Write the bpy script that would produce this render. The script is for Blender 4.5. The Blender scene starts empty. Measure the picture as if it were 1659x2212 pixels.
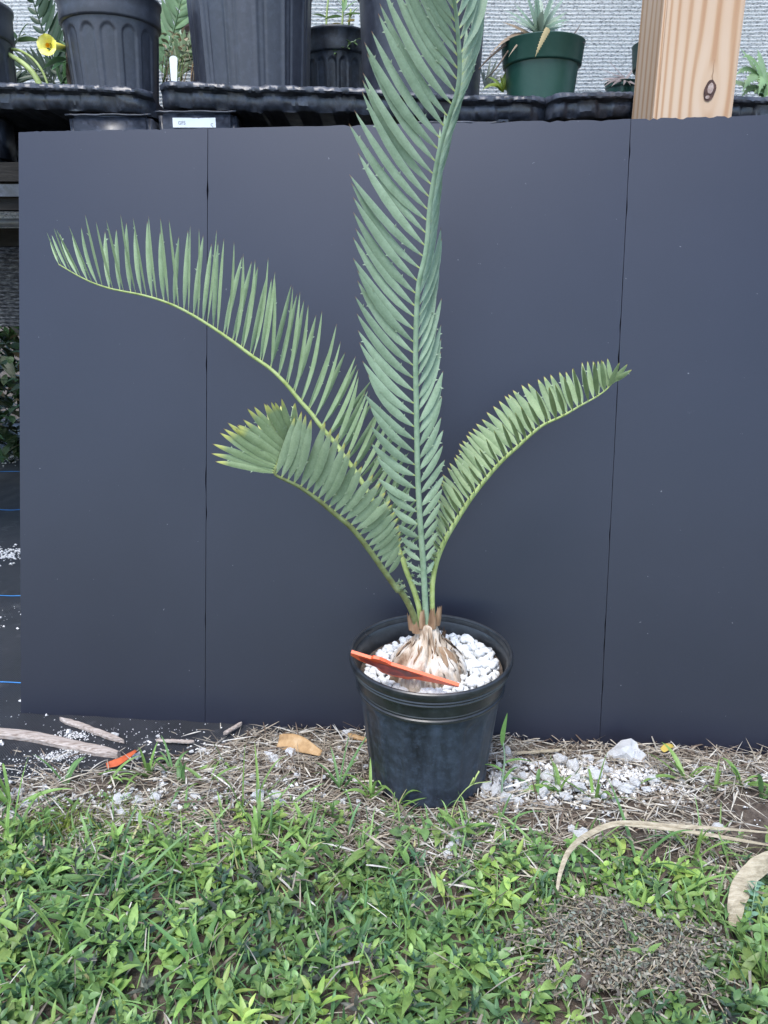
import bpy, bmesh, math, random
import numpy as np
from mathutils import Vector, Matrix, noise

# ------------------------------------------------------------------ camera, world, light
scene = bpy.context.scene
PITCH = math.radians(16.0)
FOC = 1662.0                       # focal length in units of a 1659 px wide picture
CAM = np.array([-0.0723, -1.0972, 0.7585])
FW = np.array([0, math.cos(PITCH), -math.sin(PITCH)])
UP = np.array([0, math.sin(PITCH), math.cos(PITCH)])
cam_data = bpy.data.cameras.new('camera')
cam = bpy.data.objects.new('camera', cam_data)
scene.collection.objects.link(cam)
cam.location = CAM
cam.rotation_euler = (math.pi/2 - PITCH, 0, 0)
cam_data.sensor_fit = 'HORIZONTAL'
cam_data.sensor_width = 36.0
cam_data.lens = 36.0*FOC/1659.0
cam_data.clip_start = 0.02
cam_data.clip_end = 500
scene.camera = cam

SUN_EL, SUN_AZ = math.radians(62), math.radians(200)     # azimuth clockwise from +Y: behind and left of the camera
world = bpy.data.worlds.new('World')
scene.world = world
world.use_nodes = True
wn = world.node_tree.nodes
wl = world.node_tree.links
wn.clear()
sky = wn.new('ShaderNodeTexSky')
sky.sky_type = 'NISHITA'
sky.sun_disc = False
sky.sun_elevation = SUN_EL
sky.sun_rotation = SUN_AZ
sky.air_density = 1.0
sky.dust_density = 0.9
sky.ozone_density = 1.0
bg = wn.new('ShaderNodeBackground')
bg.inputs['Strength'].default_value = 0.15
wo = wn.new('ShaderNodeOutputWorld')
wl.new(sky.outputs[0], bg.inputs[0])
wl.new(bg.outputs[0], wo.inputs[0])
sun_data = bpy.data.lights.new('sun', 'SUN')
sun_data.energy = 1.4
sun_data.angle = math.radians(28)
sun_data.color = (1.0, 0.97, 0.93)
sun = bpy.data.objects.new('sun', sun_data)
scene.collection.objects.link(sun)
sd = Vector((math.sin(SUN_AZ)*math.cos(SUN_EL), math.cos(SUN_AZ)*math.cos(SUN_EL), math.sin(SUN_EL)))
sun.rotation_euler = sd.to_track_quat('Z', 'Y').to_euler()
vs = scene.view_settings
vs.view_transform = 'Standard'
vs.look = 'None'
vs.gamma = 1.0
vs.exposure = 1.42
vs.use_curve_mapping = False

rng = np.random.default_rng(7)
random.seed(7)

# ------------------------------------------------------------------ helpers
def ray(x, y):
    return FW + np.array([1., 0, 0])*(x-829.5)/FOC - UP*(y-1106)/FOC
def P(x, y, Y):
    r = ray(x, y)
    return CAM + r*(Y-CAM[1])/r[1]
def G(x, y, z=0.0):
    r = ray(x, y)
    return CAM + r*(z-CAM[2])/r[2]
def mpp(p):                         # metres per picture unit at a point
    return float(np.dot(np.asarray(p)-CAM, FW))/FOC
def unit(v):
    v = np.asarray(v, float)
    return v/(np.linalg.norm(v)+1e-12)
def U(a, b): return random.uniform(a, b)

def sharpen(o, deg=35):
    o.data.set_sharp_from_angle(angle=math.radians(deg))
    return o
ORIGIN = {}
def tag(o, label=None, cat=None, group=None, kind=None):
    if label: o['label'] = label
    if cat: o['category'] = cat
    if group: o['group'] = group
    if kind: o['kind'] = kind
    return o
def empty(name, loc, label, cat, group=None):
    o = bpy.data.objects.new(name, None)
    o.empty_display_size = 0.02
    o.location = [float(v) for v in loc]
    scene.collection.objects.link(o)
    ORIGIN[o.name] = np.array(loc, float)
    return tag(o, label, cat, group)
def mk(name, V, F, mat, parent=None, origin=None, smooth=True, col=None, uvt=None):
    V = np.asarray(V, float)
    if parent is not None: org = ORIGIN[parent.name]
    elif origin is not None: org = np.array(origin, float)
    else: org = np.zeros(3)
    me = bpy.data.meshes.new(name)
    Vl = (V-org)
    if isinstance(F, np.ndarray):
        n, k = F.shape
        me.vertices.add(len(Vl)); me.vertices.foreach_set('co', Vl.astype(np.float32).ravel())
        me.loops.add(n*k); me.loops.foreach_set('vertex_index', F.astype(np.int32).ravel())
        me.polygons.add(n)
        me.polygons.foreach_set('loop_start', np.arange(0, n*k, k, dtype=np.int32))
        me.update(calc_edges=True)
    else:
        me.from_pydata(Vl.tolist(), [], F)
    if smooth: me.polygons.foreach_set('use_smooth', np.ones(len(me.polygons), bool))
    if col is not None:
        a = me.color_attributes.new('col', 'FLOAT_COLOR', 'POINT')
        c = np.ones((len(Vl), 4), np.float32); c[:, :3] = col
        a.data.foreach_set('color', c.ravel())
    if uvt is not None:
        a = me.color_attributes.new('leafpos', 'FLOAT_COLOR', 'POINT')
        c = np.ones((len(Vl), 4), np.float32); c[:, :3] = uvt
        a.data.foreach_set('color', c.ravel())
    me.materials.append(mat)
    o = bpy.data.objects.new(name, me)
    scene.collection.objects.link(o)
    if parent is not None: o.parent = parent
    else: o.location = org.tolist()
    ORIGIN[o.name] = org
    return o
class MB:                           # collects several shapes of ONE object
    def __init__(s): s.V = []; s.F = []; s.n = 0
    def add(s, V, F):
        s.V.append(np.asarray(V, float)); s.F += [[int(i)+s.n for i in f] for f in F]; s.n += len(V)
    def build(s, name, mat, parent=None, **k): return mk(name, np.vstack(s.V), s.F, mat, parent, **k)

def catmull(pts, n):
    p = np.asarray(pts, float)
    p = np.vstack([2*p[0]-p[1], p, 2*p[-1]-p[-2]])
    out = []
    m = len(p)-3
    for k in range(n):
        u = k/(n-1)*m
        i = min(int(u), m-1); t = u-i
        a, b, c, d = p[i:i+4]
        out.append(.5*((2*b)+(-a+c)*t+(2*a-5*b+4*c-d)*t*t+(-a+3*b-3*c+d)*t**3))
    return np.array(out)
def resample(c, n):
    c = np.asarray(c); d = np.r_[0, np.cumsum(np.linalg.norm(np.diff(c, axis=0), axis=1))]
    s = np.linspace(0, d[-1], n)
    return np.stack([np.interp(s, d, c[:, k]) for k in range(c.shape[1])], 1)
def tube(pts, radii, seg=8, cap=True):
    pts = np.asarray(pts, float); n = len(pts)
    radii = np.broadcast_to(np.asarray(radii, float), (n,))
    V = []; F = []
    t0 = unit(pts[1]-pts[0]); ref = unit(np.cross(t0, [0.3, 0.9, 0.2]))
    for i in range(n):
        t = unit(pts[min(i+1, n-1)]-pts[max(i-1, 0)])
        ref = unit(ref-t*np.dot(ref, t)); b = np.cross(t, ref)
        for k in range(seg):
            a = 2*math.pi*k/seg
            V.append(pts[i]+radii[i]*(math.cos(a)*ref+math.sin(a)*b))
    for i in range(n-1):
        for k in range(seg):
            k2 = (k+1) % seg
            F.append([i*seg+k, i*seg+k2, (i+1)*seg+k2, (i+1)*seg+k])
    if cap:
        F.append(list(range(seg))[::-1]); F.append([(n-1)*seg+k for k in range(seg)])
    return np.array(V), F
def grid_faces(n, m, wrap=False):
    F = []
    for i in range(n-1):
        for k in range(m if wrap else m-1):
            k2 = (k+1) % m
            F.append([i*m+k, i*m+k2, (i+1)*m+k2, (i+1)*m+k])
    return F
def lathe(profile, seg, center, mod=None, tilt=None, closed_top=False):
    c = np.asarray(center, float); V = []
    for i, (r, z) in enumerate(profile):
        for k in range(seg):
            a = 2*math.pi*k/seg
            rr = r+(mod(i, a, r, z) if mod else 0)
            V.append([rr*math.cos(a), rr*math.sin(a), z])
    V = np.array(V)
    if tilt is not None: V = V @ np.array(tilt).T
    return V+c, grid_faces(len(profile), seg, True)
def box(lo, hi):
    (a, b, c), (d, e, f) = lo, hi
    V = [[a,b,c],[d,b,c],[d,e,c],[a,e,c],[a,b,f],[d,b,f],[d,e,f],[a,e,f]]
    return np.array(V, float), [[0,3,2,1],[4,5,6,7],[0,1,5,4],[1,2,6,5],[2,3,7,6],[3,0,4,7]]

# vectorised blades / leaves; every leaf is a small curved, folded sheet
def leaves(base, az, el, L, W, droop, fold=0.15, twist=None, prof='ovate', nl=6, color=None):
    base = np.asarray(base, float); N = len(base)
    az, el, L, W, droop = [np.broadcast_to(np.asarray(v, float), (N,)) for v in (az, el, L, W, droop)]
    tw = np.zeros(N) if twist is None else np.broadcast_to(twist, (N,))
    t = np.linspace(0, 1, nl)
    if prof == 'ovate': w = np.sin(np.pi*np.clip(t, 0, 1)**.75)**.85; w[0] = .12; w[-1] = .02
    elif prof == 'lance': w = np.sin(np.pi*t**.6)**.9; w[0] = .2; w[-1] = .02
    else: w = np.minimum(1, .55+t*1.5)*np.clip(1.0-t**2.6, 0.02, 1)
    h = np.stack([np.cos(az), np.sin(az), np.zeros(N)], 1)
    d = h*np.cos(el)[:, None]; d[:, 2] = np.sin(el)
    side = np.stack([-np.sin(az), np.cos(az), np.zeros(N)], 1)
    nor = np.cross(d, side)
    side2 = side*np.cos(tw)[:, None]+nor*np.sin(tw)[:, None]
    nor2 = np.cross(d, side2)
    ctr = base[:, None]+d[:, None]*(t[None, :, None]*L[:, None, None])
    ctr[:, :, 2] -= (droop*L)[:, None]*t[None]**2.2
    ctr += h[:, None]*((droop*L)[:, None]*t[None]**2*.12)[:, :, None]
    V = np.empty((N, nl, 3, 3))
    for j, u in enumerate((-1, 0, 1)):
        V[:, :, j] = ctr+side2[:, None]*(u*.5*W[:, None]*w[None])[:, :, None]-nor2[:, None]*((abs(u)*fold*-1)*W[:, None]*w[None])[:, :, None]
    F0 = np.array(grid_faces(nl, 3))
    F = (F0[None]+(np.arange(N)*nl*3)[:, None, None]).reshape(-1, 4)
    c = None
    if color is not None: c = np.repeat(color, nl*3, axis=0)
    return V.reshape(-1, 3), F, c
def join(parts):
    Vs, Fs, Cs, n = [], [], [], 0
    for V, F, c in parts:
        Vs.append(V); Fs.append(F+n); Cs.append(c); n += len(V)
    return np.vstack(Vs), np.vstack(Fs), np.vstack(Cs)

# ------------------------------------------------------------------ materials
def newmat(name):
    m = bpy.data.materials.new(name); m.use_nodes = True
    nt = m.node_tree; b = nt.nodes['Principled BSDF']
    return m, nt, b
def N(nt, kind, **k):
    n = nt.nodes.new(kind)
    for a, v in k.items(): setattr(n, a, v)
    return n
def ramp(nt, fac, stops):
    r = N(nt, 'ShaderNodeValToRGB')
    while len(r.color_ramp.elements) < len(stops): r.color_ramp.elements.new(.5)
    for e, (p, c) in zip(r.color_ramp.elements, stops):
        e.position = p; e.color = (*c, 1) if len(c) == 3 else c
    nt.links.new(fac, r.inputs[0])
    return r.outputs[0]
def noise_tex(nt, scale, detail=4, rough=.6, coord='Object', stretch=None, dist=0):
    tc = N(nt, 'ShaderNodeTexCoord')
    src = tc.outputs[coord]
    if stretch:
        mp = N(nt, 'ShaderNodeMapping'); mp.inputs['Scale'].default_value = stretch
        nt.links.new(src, mp.inputs[0]); src = mp.outputs[0]
    n = N(nt, 'ShaderNodeTexNoise')
    n.inputs['Scale'].default_value = scale; n.inputs['Detail'].default_value = detail
    n.inputs['Roughness'].default_value = rough; n.inputs['Distortion'].default_value = dist
    nt.links.new(src, n.inputs['Vector'])
    return n.outputs['Fac']
def bump(nt, b, fac, strength, dist=.002):
    bp = N(nt, 'ShaderNodeBump')
    bp.inputs['Strength'].default_value = strength; bp.inputs['Distance'].default_value = dist
    nt.links.new(fac, bp.inputs['Height']); nt.links.new(bp.outputs[0], b.inputs['Normal'])
def mixc(nt, fac, a, b_, blend='MIX'):
    m = N(nt, 'ShaderNodeMix', data_type='RGBA', blend_type=blend)
    for s, v in ((0, fac), (6, a), (7, b_)):
        if hasattr(v, 'is_linked'): nt.links.new(v, m.inputs[s])
        elif s == 0: m.inputs[0].default_value = v
        else: m.inputs[s].default_value = (*v, 1)
    return m.outputs[2]
def M_noise(name, stops, scale=20, detail=5, rough=.6, bump_s=.3, bump_d=.002, spec=.5, stretch=None, bscale=None, dist=0):
    m, nt, b = newmat(name)
    f = noise_tex(nt, scale, detail, .6, 'Object', stretch, dist)
    nt.links.new(ramp(nt, f, stops), b.inputs['Base Color'])
    b.inputs['Roughness'].default_value = rough
    b.inputs['Specular IOR Level'].default_value = spec
    if bump_s:
        bump(nt, b, noise_tex(nt, bscale or scale*3, 4, .6, 'Object', stretch), bump_s, bump_d)
    return m
def translucent_out(nt, b, colsock, amount):
    tr = N(nt, 'ShaderNodeBsdfTranslucent'); nt.links.new(colsock, tr.inputs[0])
    mx = N(nt, 'ShaderNodeMixShader'); mx.inputs[0].default_value = amount
    out = nt.nodes['Material Output']
    nt.links.new(b.outputs[0], mx.inputs[1]); nt.links.new(tr.outputs[0], mx.inputs[2])
    nt.links.new(mx.outputs[0], out.inputs[0])
def M_vcol(name, rough=.5, trans=.25, spec=.4, var=.25, vs=120):
    m, nt, b = newmat(name)
    a = N(nt, 'ShaderNodeVertexColor'); a.layer_name = 'col'
    f = noise_tex(nt, vs, 3)
    c = mixc(nt, 1.0, a.outputs[0], ramp(nt, f, [(.3, (1-var,)*3), (.7, (1+var*.0,)*3)]), 'MULTIPLY')
    nt.links.new(c, b.inputs['Base Color'])
    b.inputs['Roughness'].default_value = rough; b.inputs['Specular IOR Level'].default_value = spec
    if trans: translucent_out(nt, b, c, trans)
    return m
def M_leaflet(name, green, dark, tipc, tip_start, basec=(.42, .48, .16), trans=.12, rough=.52):
    m, nt, b = newmat(name)
    a = N(nt, 'ShaderNodeVertexColor'); a.layer_name = 'leafpos'
    sp = N(nt, 'ShaderNodeSeparateColor'); nt.links.new(a.outputs[0], sp.inputs[0])
    f1 = noise_tex(nt, 55, 5, .65)
    f2 = noise_tex(nt, 420, 3, .7)
    c = ramp(nt, f1, [(.28, dark), (.62, green)])
    c = mixc(nt, .35, c, ramp(nt, f2, [(.35, [v*.72 for v in green]), (.65, [v*1.12 for v in green])]))
    tone = ramp(nt, sp.outputs[1], [(0, (.80, .82, .78)), (1, (1.08, 1.06, 1.02))])
    c = mixc(nt, 1.0, c, tone, 'MULTIPLY')
    # yellow base and dry point of the leaflet itself
    c = mixc(nt, ramp(nt, sp.outputs[0], [(0.015, (1,)*3), (.055, (0,)*3)]), c, basec)
    c = mixc(nt, ramp(nt, sp.outputs[0], [(tip_start, (0,)*3), (min(.97, tip_start+.13), (1,)*3)]), c, tipc)
    c = mixc(nt, ramp(nt, sp.outputs[0], [(.95, (0,)*3), (.99, (1,)*3)]), c, (.22, .10, .05))
    # pale thin margin
    c = mixc(nt, ramp(nt, sp.outputs[2], [(.90, (0,)*3), (1.0, (.55,)*3)]), c, (.40, .48, .33))
    nt.links.new(c, b.inputs['Base Color'])
    b.inputs['Roughness'].default_value = rough; b.inputs['Specular IOR Level'].default_value = .35
    bump(nt, b, noise_tex(nt, 300, 3), .12, .001)
    translucent_out(nt, b, c, trans)
    return m
def M_plain(name, c, rough=.5, spec=.5, v=.15, scale=30):
    return M_noise(name, [(.3, [x*(1-v) for x in c]), (.7, [min(1, x*(1+v)) for x in c])], scale, 4, rough, .15, .001, spec)

m_soil = M_noise('soil', [(.3, (.05, .038, .03)), (.6, (.13, .105, .085)), (.8, (.24, .21, .18))], 60, 8, .95, 1.0, .006, .1, None, 120)
def weed_mat_material():
    m, nt, b = newmat('woven_weed_mat')
    f = noise_tex(nt, 9, 6, .65)
    c = ramp(nt, f, [(.35, (.010, .011, .014)), (.75, (.022, .023, .028))])
    dust = ramp(nt, noise_tex(nt, 14, 9, .78), [(.56, (0,)*3), (.74, (.5,)*3)])
    c = mixc(nt, dust, c, (.17, .175, .18))
    nt.links.new(c, b.inputs['Base Color'])
    b.inputs['Roughness'].default_value = .62
    w = N(nt, 'ShaderNodeTexWave'); w.bands_direction = 'DIAGONAL'; w.inputs['Scale'].default_value = 130; w.inputs['Distortion'].default_value = 1.5
    tc = N(nt, 'ShaderNodeTexCoord'); nt.links.new(tc.outputs['Object'], w.inputs[0])
    bump(nt, b, w.outputs['Fac'], .6, .002)
    return m
m_mat = weed_mat_material()
m_thread = M_plain('blue_thread', (.03, .22, .55), .5)
def board_material():
    m, nt, b = newmat('black_foam_board')
    c = ramp(nt, noise_tex(nt, 6, 5, .6), [(.3, (.0108, .0114, .0205)), (.7, (.0130, .0136, .0240))])
    fine = ramp(nt, noise_tex(nt, 600, 2, .5), [(.3, (.86,)*3), (.7, (1.1,)*3)])
    c = mixc(nt, 1., c, fine, 'MULTIPLY')
    scuff = ramp(nt, noise_tex(nt, 26, 7, .72, 'Object', None, 1.2), [(.69, (0,)*3), (.78, (.30,)*3)])
    c = mixc(nt, scuff, c, (.22, .22, .25))
    dots = ramp(nt, noise_tex(nt, 150, 2, .5), [(.775, (0,)*3), (.80, (.6,)*3)])
    c = mixc(nt, dots, c, (.30, .30, .32))
    nt.links.new(c, b.inputs['Base Color'])
    b.inputs['Roughness'].default_value = .42
    b.inputs['Specular IOR Level'].default_value = .60
    b.inputs['Specular Tint'].default_value = (.86, .91, 1.0, 1)
    bump(nt, b, noise_tex(nt, 500, 3), .08, .0006)
    return m
m_board = board_material()
m_edge = M_plain('board_edge', (.012, .012, .014), .8)
def plastic(name, base, rough=.42, dust=.25, dcol=(.16, .17, .19), spec=.5, streak=True, sc=11):
    m, nt, b = newmat(name)
    c = ramp(nt, noise_tex(nt, 8, 4), [(.3, [v*.85 for v in base]), (.7, [v*1.15 for v in base])])
    f = noise_tex(nt, sc, 8, .72, 'Object', (1, 1, .38) if streak else None, .9)
    d = ramp(nt, f, [(.38, (0,)*3), (.70, (dust,)*3)])
    c = mixc(nt, d, c, dcol)
    d2 = ramp(nt, noise_tex(nt, 70, 7, .75), [(.46, (0,)*3), (.72, (dust*.7,)*3)])
    c = mixc(nt, d2, c, [v*1.5 for v in dcol])
    spk = ramp(nt, noise_tex(nt, 260, 2), [(.72, (0,)*3), (.76, (dust,)*3)])
    c = mixc(nt, spk, c, [min(1, v*2) for v in dcol])
    nt.links.new(c, b.inputs['Base Color'])
    rr = ramp(nt, f, [(.35, (rough,)*3), (.7, (min(1, rough+.25),)*3)])
    nt.links.new(rr, b.inputs['Roughness'])
    b.inputs['Specular IOR Level'].default_value = spec
    bump(nt, b, noise_tex(nt, 90, 5), .10, .001)
    return m
m_pot = plastic('dusty_black_plastic', (.008, .010, .015), .40, .62, (.055, .075, .110))
m_potrim = plastic('black_plastic_rim', (.009, .010, .012), .26, .30, (.06, .07, .08), .6)
m_pot2 = plastic('black_nursery_plastic', (.020, .023, .034), .36, .22, (.11, .125, .165), .65)
m_pallet = plastic('scuffed_black_plastic', (.012, .014, .021), .28, .42, (.10, .115, .155), .6, False, 30)
m_green = plastic('green_pot_plastic', (.013, .062, .046), .34, .08, (.10, .15, .13), .5, False)
m_maroon = plastic('maroon_pot_plastic', (.05, .016, .02), .4, .1, (.12, .1, .1))
m_pebble = M_noise('white_marble_pebble', [(.25, (.46, .46, .44)), (.45, (.70, .70, .68)), (.8, (.80, .80, .78))], 60, 6, .62, .4, .002, .4, None, 170)
m_rock = M_noise('white_rough_rock', [(.25, (.50, .48, .45)), (.45, (.80, .79, .77)), (.8, (.90, .90, .88))], 70, 8, .8, .9, .003, .3, None, 190)
m_rockd = M_noise('stained_rock', [(.25, (.20, .17, .14)), (.5, (.44, .41, .38)), (.8, (.66, .64, .61))], 60, 8, .85, .9, .003, .2, None, 190)
m_stem = M_noise('rachis_green', [(.25, (.13, .21, .12)), (.5, (.24, .34, .22)), (.75, (.32, .42, .29))], 70, 6, .5, .15, .001, .4)
m_stemy = M_noise('rachis_yellowgreen', [(.25, (.20, .26, .06)), (.5, (.34, .42, .15)), (.8, (.42, .49, .24))], 60, 6, .5, .15, .001, .4)
m_stemo = M_noise('rachis_olive', [(.25, (.10, .09, .035)), (.5, (.17, .20, .075)), (.75, (.26, .32, .16))], 70, 7, .5, .15, .001, .4)
m_leafA = M_leaflet('leaflet_glaucous', (.310, .420, .290), (.195, .285, .175), (.22, .33, .22), .93)
m_leafB = M_leaflet('leaflet_mid_green', (.315, .425, .245), (.200, .295, .145), (.25, .36, .20), .93)
m_leafC = M_leaflet('leaflet_green_yellow_tip', (.265, .355, .185), (.160, .235, .105), (.45, .45, .12), .86)
m_leafD = M_leaflet('leaflet_broad_yellow_tip', (.305, .395, .255), (.200, .280, .160), (.50, .49, .12), .84)
m_leafE = M_leaflet('leaflet_olive_curled', (.310, .400, .220), (.205, .290, .130), (.55, .55, .16), .76)
m_caudex = M_noise('papery_caudex', [(.25, (.05, .027, .016)), (.36, (.22, .145, .09)), (.46, (.47, .385, .295)), (.64, (.70, .65, .58))], 26, 8, .7, 1.0, .004, .3, (1, 1, .25), 60, .8)
m_fibre = M_noise('dark_fibre', [(.3, (.035, .022, .016)), (.6, (.12, .075, .05)), (.8, (.34, .24, .16))], 90, 6, .8, .6, .002, .2, (1, 1, .15))
m_husk = M_noise('brown_husk', [(.25, (.07, .04, .025)), (.5, (.25, .155, .09)), (.75, (.46, .34, .23))], 60, 6, .75, .6, .002, .2, (1, 1, .2))
m_orange = M_noise('orange_plastic', [(.3, (.78, .09, .025)), (.7, (.90, .13, .035))], 20, 4, .4, .05, .001, .5)
m_tagface = M_noise('tag_printed_face', [(.42, (.50, .05, .03)), (.60, (.20, .03, .03))], 60, 6, .45, .1, .001, .4)
m_orangeold = M_noise('faded_orange', [(.3, (.42, .08, .03)), (.7, (.62, .14, .05))], 60, 5, .6, .3, .001, .3)
m_wood = M_noise('weathered_wood', [(.30, (.20, .15, .12)), (.5, (.42, .35, .30)), (.7, (.58, .52, .47))], 40, 8, .85, .9, .003, .2, (1, 9, 9), 60)
m_straw = M_vcol('dry_straw', .75, .12, .2, .35, 200)
m_weed = M_vcol('weed_leaf', .42, .30, .45, .28, 160)
m_grass = M_vcol('grass_blade', .45, .30, .4, .22, 160)
m_drywood = M_vcol('dry_weed', .8, .1, .2, .3, 300)
m_bgplant = M_vcol('shelf_plant_leaf', .45, .22, .45, .25, 60)
m_dryleaf = M_noise('dry_brown_leaf', [(.3, (.22, .12, .05)), (.55, (.42, .26, .12)), (.8, (.55, .40, .24))], 40, 6, .6, .4, .002, .3)
m_beige = M_noise('dry_beige_blade', [(.25, (.20, .165, .11)), (.5, (.37, .31, .215)), (.8, (.54, .48, .36))], 60, 6, .65, .6, .002, .3, (1, 4, 4))
m_white = M_plain('white_tag', (.72, .76, .78), .4, .5, .05)
m_labelink = M_plain('grey_ink', (.20, .20, .23), .6)
m_yellow = M_noise('yellow_petal', [(.3, (.85, .78, .10)), (.7, (.92, .86, .28))], 40, 3, .5, .1, .001, .3)
m_yellowc = M_plain('flower_throat', (.75, .42, .01), .5)
m_yleaf = M_plain('yellowed_leaf', (.46, .33, .06), .6)
m_bark = M_noise('twig_bark', [(.3, (.07, .05, .04)), (.7, (.22, .17, .13))], 80, 6, .85, .6, .002, .2)
m_pipe = M_noise('galvanised_pipe', [(.3, (.22, .23, .25)), (.7, (.36, .37, .40))], 30, 5, .35, .2, .001, .6)
m_darkwood = M_noise('bench_timber', [(.3, (.012, .011, .010)), (.7, (.032, .029, .026))], 18, 6, .8, .4, .002, .2, (1, 8, 8))
def fabric_material():
    m, nt, b = newmat('white_knit_cloth')
    tc = N(nt, 'ShaderNodeTexCoord')
    mp = N(nt, 'ShaderNodeMapping'); mp.inputs['Scale'].default_value = (.55, 1, 1.0)
    nt.links.new(tc.outputs['Object'], mp.inputs[0])
    vo = N(nt, 'ShaderNodeTexNoise'); vo.inputs['Scale'].default_value = 300; vo.inputs['Detail'].default_value = 3
    nt.links.new(mp.outputs[0], vo.inputs['Vector'])
    c1 = ramp(nt, vo.outputs['Fac'], [(.34, (.26, .26, .26)), (.44, (.66, .645, .61)), (.54, (.82, .80, .755))])
    wv = N(nt, 'ShaderNodeTexWave'); wv.bands_direction = 'Z'; wv.inputs['Scale'].default_value = 2*math.pi/.0078/20
    wv.inputs['Distortion'].default_value = .8; wv.inputs['Detail'].default_value = 2; wv.inputs['Detail Scale'].default_value = 3
    nt.links.new(tc.outputs['Object'], wv.inputs[0])
    gaps = ramp(nt, wv.outputs['Fac'], [(.05, (.62, .64, .68)), (.38, (1,)*3)])
    c = mixc(nt, .9, c1, gaps, 'MULTIPLY')
    nt.links.new(c, b.inputs['Base Color'])
    b.inputs['Roughness'].default_value = .8
    bump(nt, b, vo.outputs['Fac'], .5, .004)
    translucent_out(nt, b, c, .15)
    return m
m_fabric = fabric_material()

# ------------------------------------------------------------------ ground
def n2(x, y, s=1., o=0.):
    return noise.noise(Vector((x*s+o, y*s-o, o*.7)))
def gz(x, y):
    t = min(1, max(0, (y+.06)/.18)); t = t*t*(3-2*t)
    return -.004-.026*t + .006*n2(x, y, 7)*(1-.6*t) + .003*n2(x, y, 23, 5.)
def sheet(name, xs, ys, mat, zoff, keep=None, kind='structure'):
    V = [[x, y, gz(x, y)+zoff] for y in ys for x in xs]
    F = grid_faces(len(ys), len(xs))
    if keep:
        F = [f for f in F if keep(sum(V[i][0] for i in f)/4, sum(V[i][1] for i in f)/4)]
    return tag(mk(name, V, F, mat), kind=kind)
xs = np.r_[-60, -20, -8, -4, np.linspace(-2, 2, 161), 4, 8, 20, 60]
ys = np.r_[-40, -12, -5, np.linspace(-2, 1.2, 129), 1.6, 2.2, 3.5, 6, 12, 40, 120]
sheet('ground', xs, ys, m_soil, 0)

edge_px = [(-300, 1760), (0, 1722), (120, 1690), (240, 1678), (330, 1655), (420, 1630), (500, 1605), (545, 1582), (700, 1574), (1150, 1590), (1210, 1606), (1290, 1606), (1400, 1600), (1800, 1600)]
edge_w = np.array([G(px, py, -.02)[:2] for px, py in edge_px])
edge_w = edge_w[np.argsort(edge_w[:, 0])]
def mat_edge(x): return float(np.interp(x, edge_w[:, 0], edge_w[:, 1]))
mxs = np.linspace(-2.4, 2.4, 321)
mV = []; rows = np.r_[0, .006, .02, .05, np.linspace(.1, 2.2, 60), 2.8, 3.6, 4.8, 6.5]
for r in rows:
    for x in mxs:
        y = mat_edge(x)+r+(.012*n2(x, 0, 14)+.006*n2(x, 3, 50))*(1-min(1, r/2))
        mV.append([x, y, gz(x, y)+.004+.0035*(n2(x, y, 5, 9)+1)*min(1, r*8)])
tag(mk('weed_mat', mV, grid_faces(len(rows), len(mxs)), m_mat), kind='structure')
def matz(x, y): return gz(x, y)+.004+.0035*(n2(x, y, 5, 9)+1)
for py in (1018, 1100, 1288, 1472):
    a = G(-200, py-2, -.02); b = G(300, py+3, -.02)
    pts = [a+(b-a)*k/20 for k in range(21)]
    pts = [[p[0], p[1]+.002*n2(p[0], 1, 9), matz(p[0], p[1])+.0015] for p in pts]
    V, F = tube(pts, .0013, 5)
    tag(mk('marker_thread', V, F, m_thread, origin=pts[0]), {1018: 'blue marker thread on the weed mat deepest under the bench', 1100: 'blue marker thread on the weed mat second from the back', 1288: 'blue marker thread on the weed mat halfway to the board foot', 1472: 'blue twisted marker thread on the weed mat nearest the board foot'}[py], 'thread', 'blue threads woven in the weed mat')

# ------------------------------------------------------------------ board: black trifold panels
ZB = -.026
bb = [G(45, 1545, ZB), G(443, 1563, ZB), G(1295, 1608, ZB)]
H_B = 1.0875
def top_on_ray(px, py, b0, h):
    r = ray(px, py); o = CAM-b0; A = r@r; B = 2*r@o; Q = o@o-h*h
    return CAM+r*(-B+math.sqrt(max(0, B*B-4*A*Q)))/2/A
t1, t2 = top_on_ray(449, 277, bb[1], H_B), top_on_ray(1363, 257, bb[2], H_B)
tL = top_on_ray(40, 285, bb[0], H_B)
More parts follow.
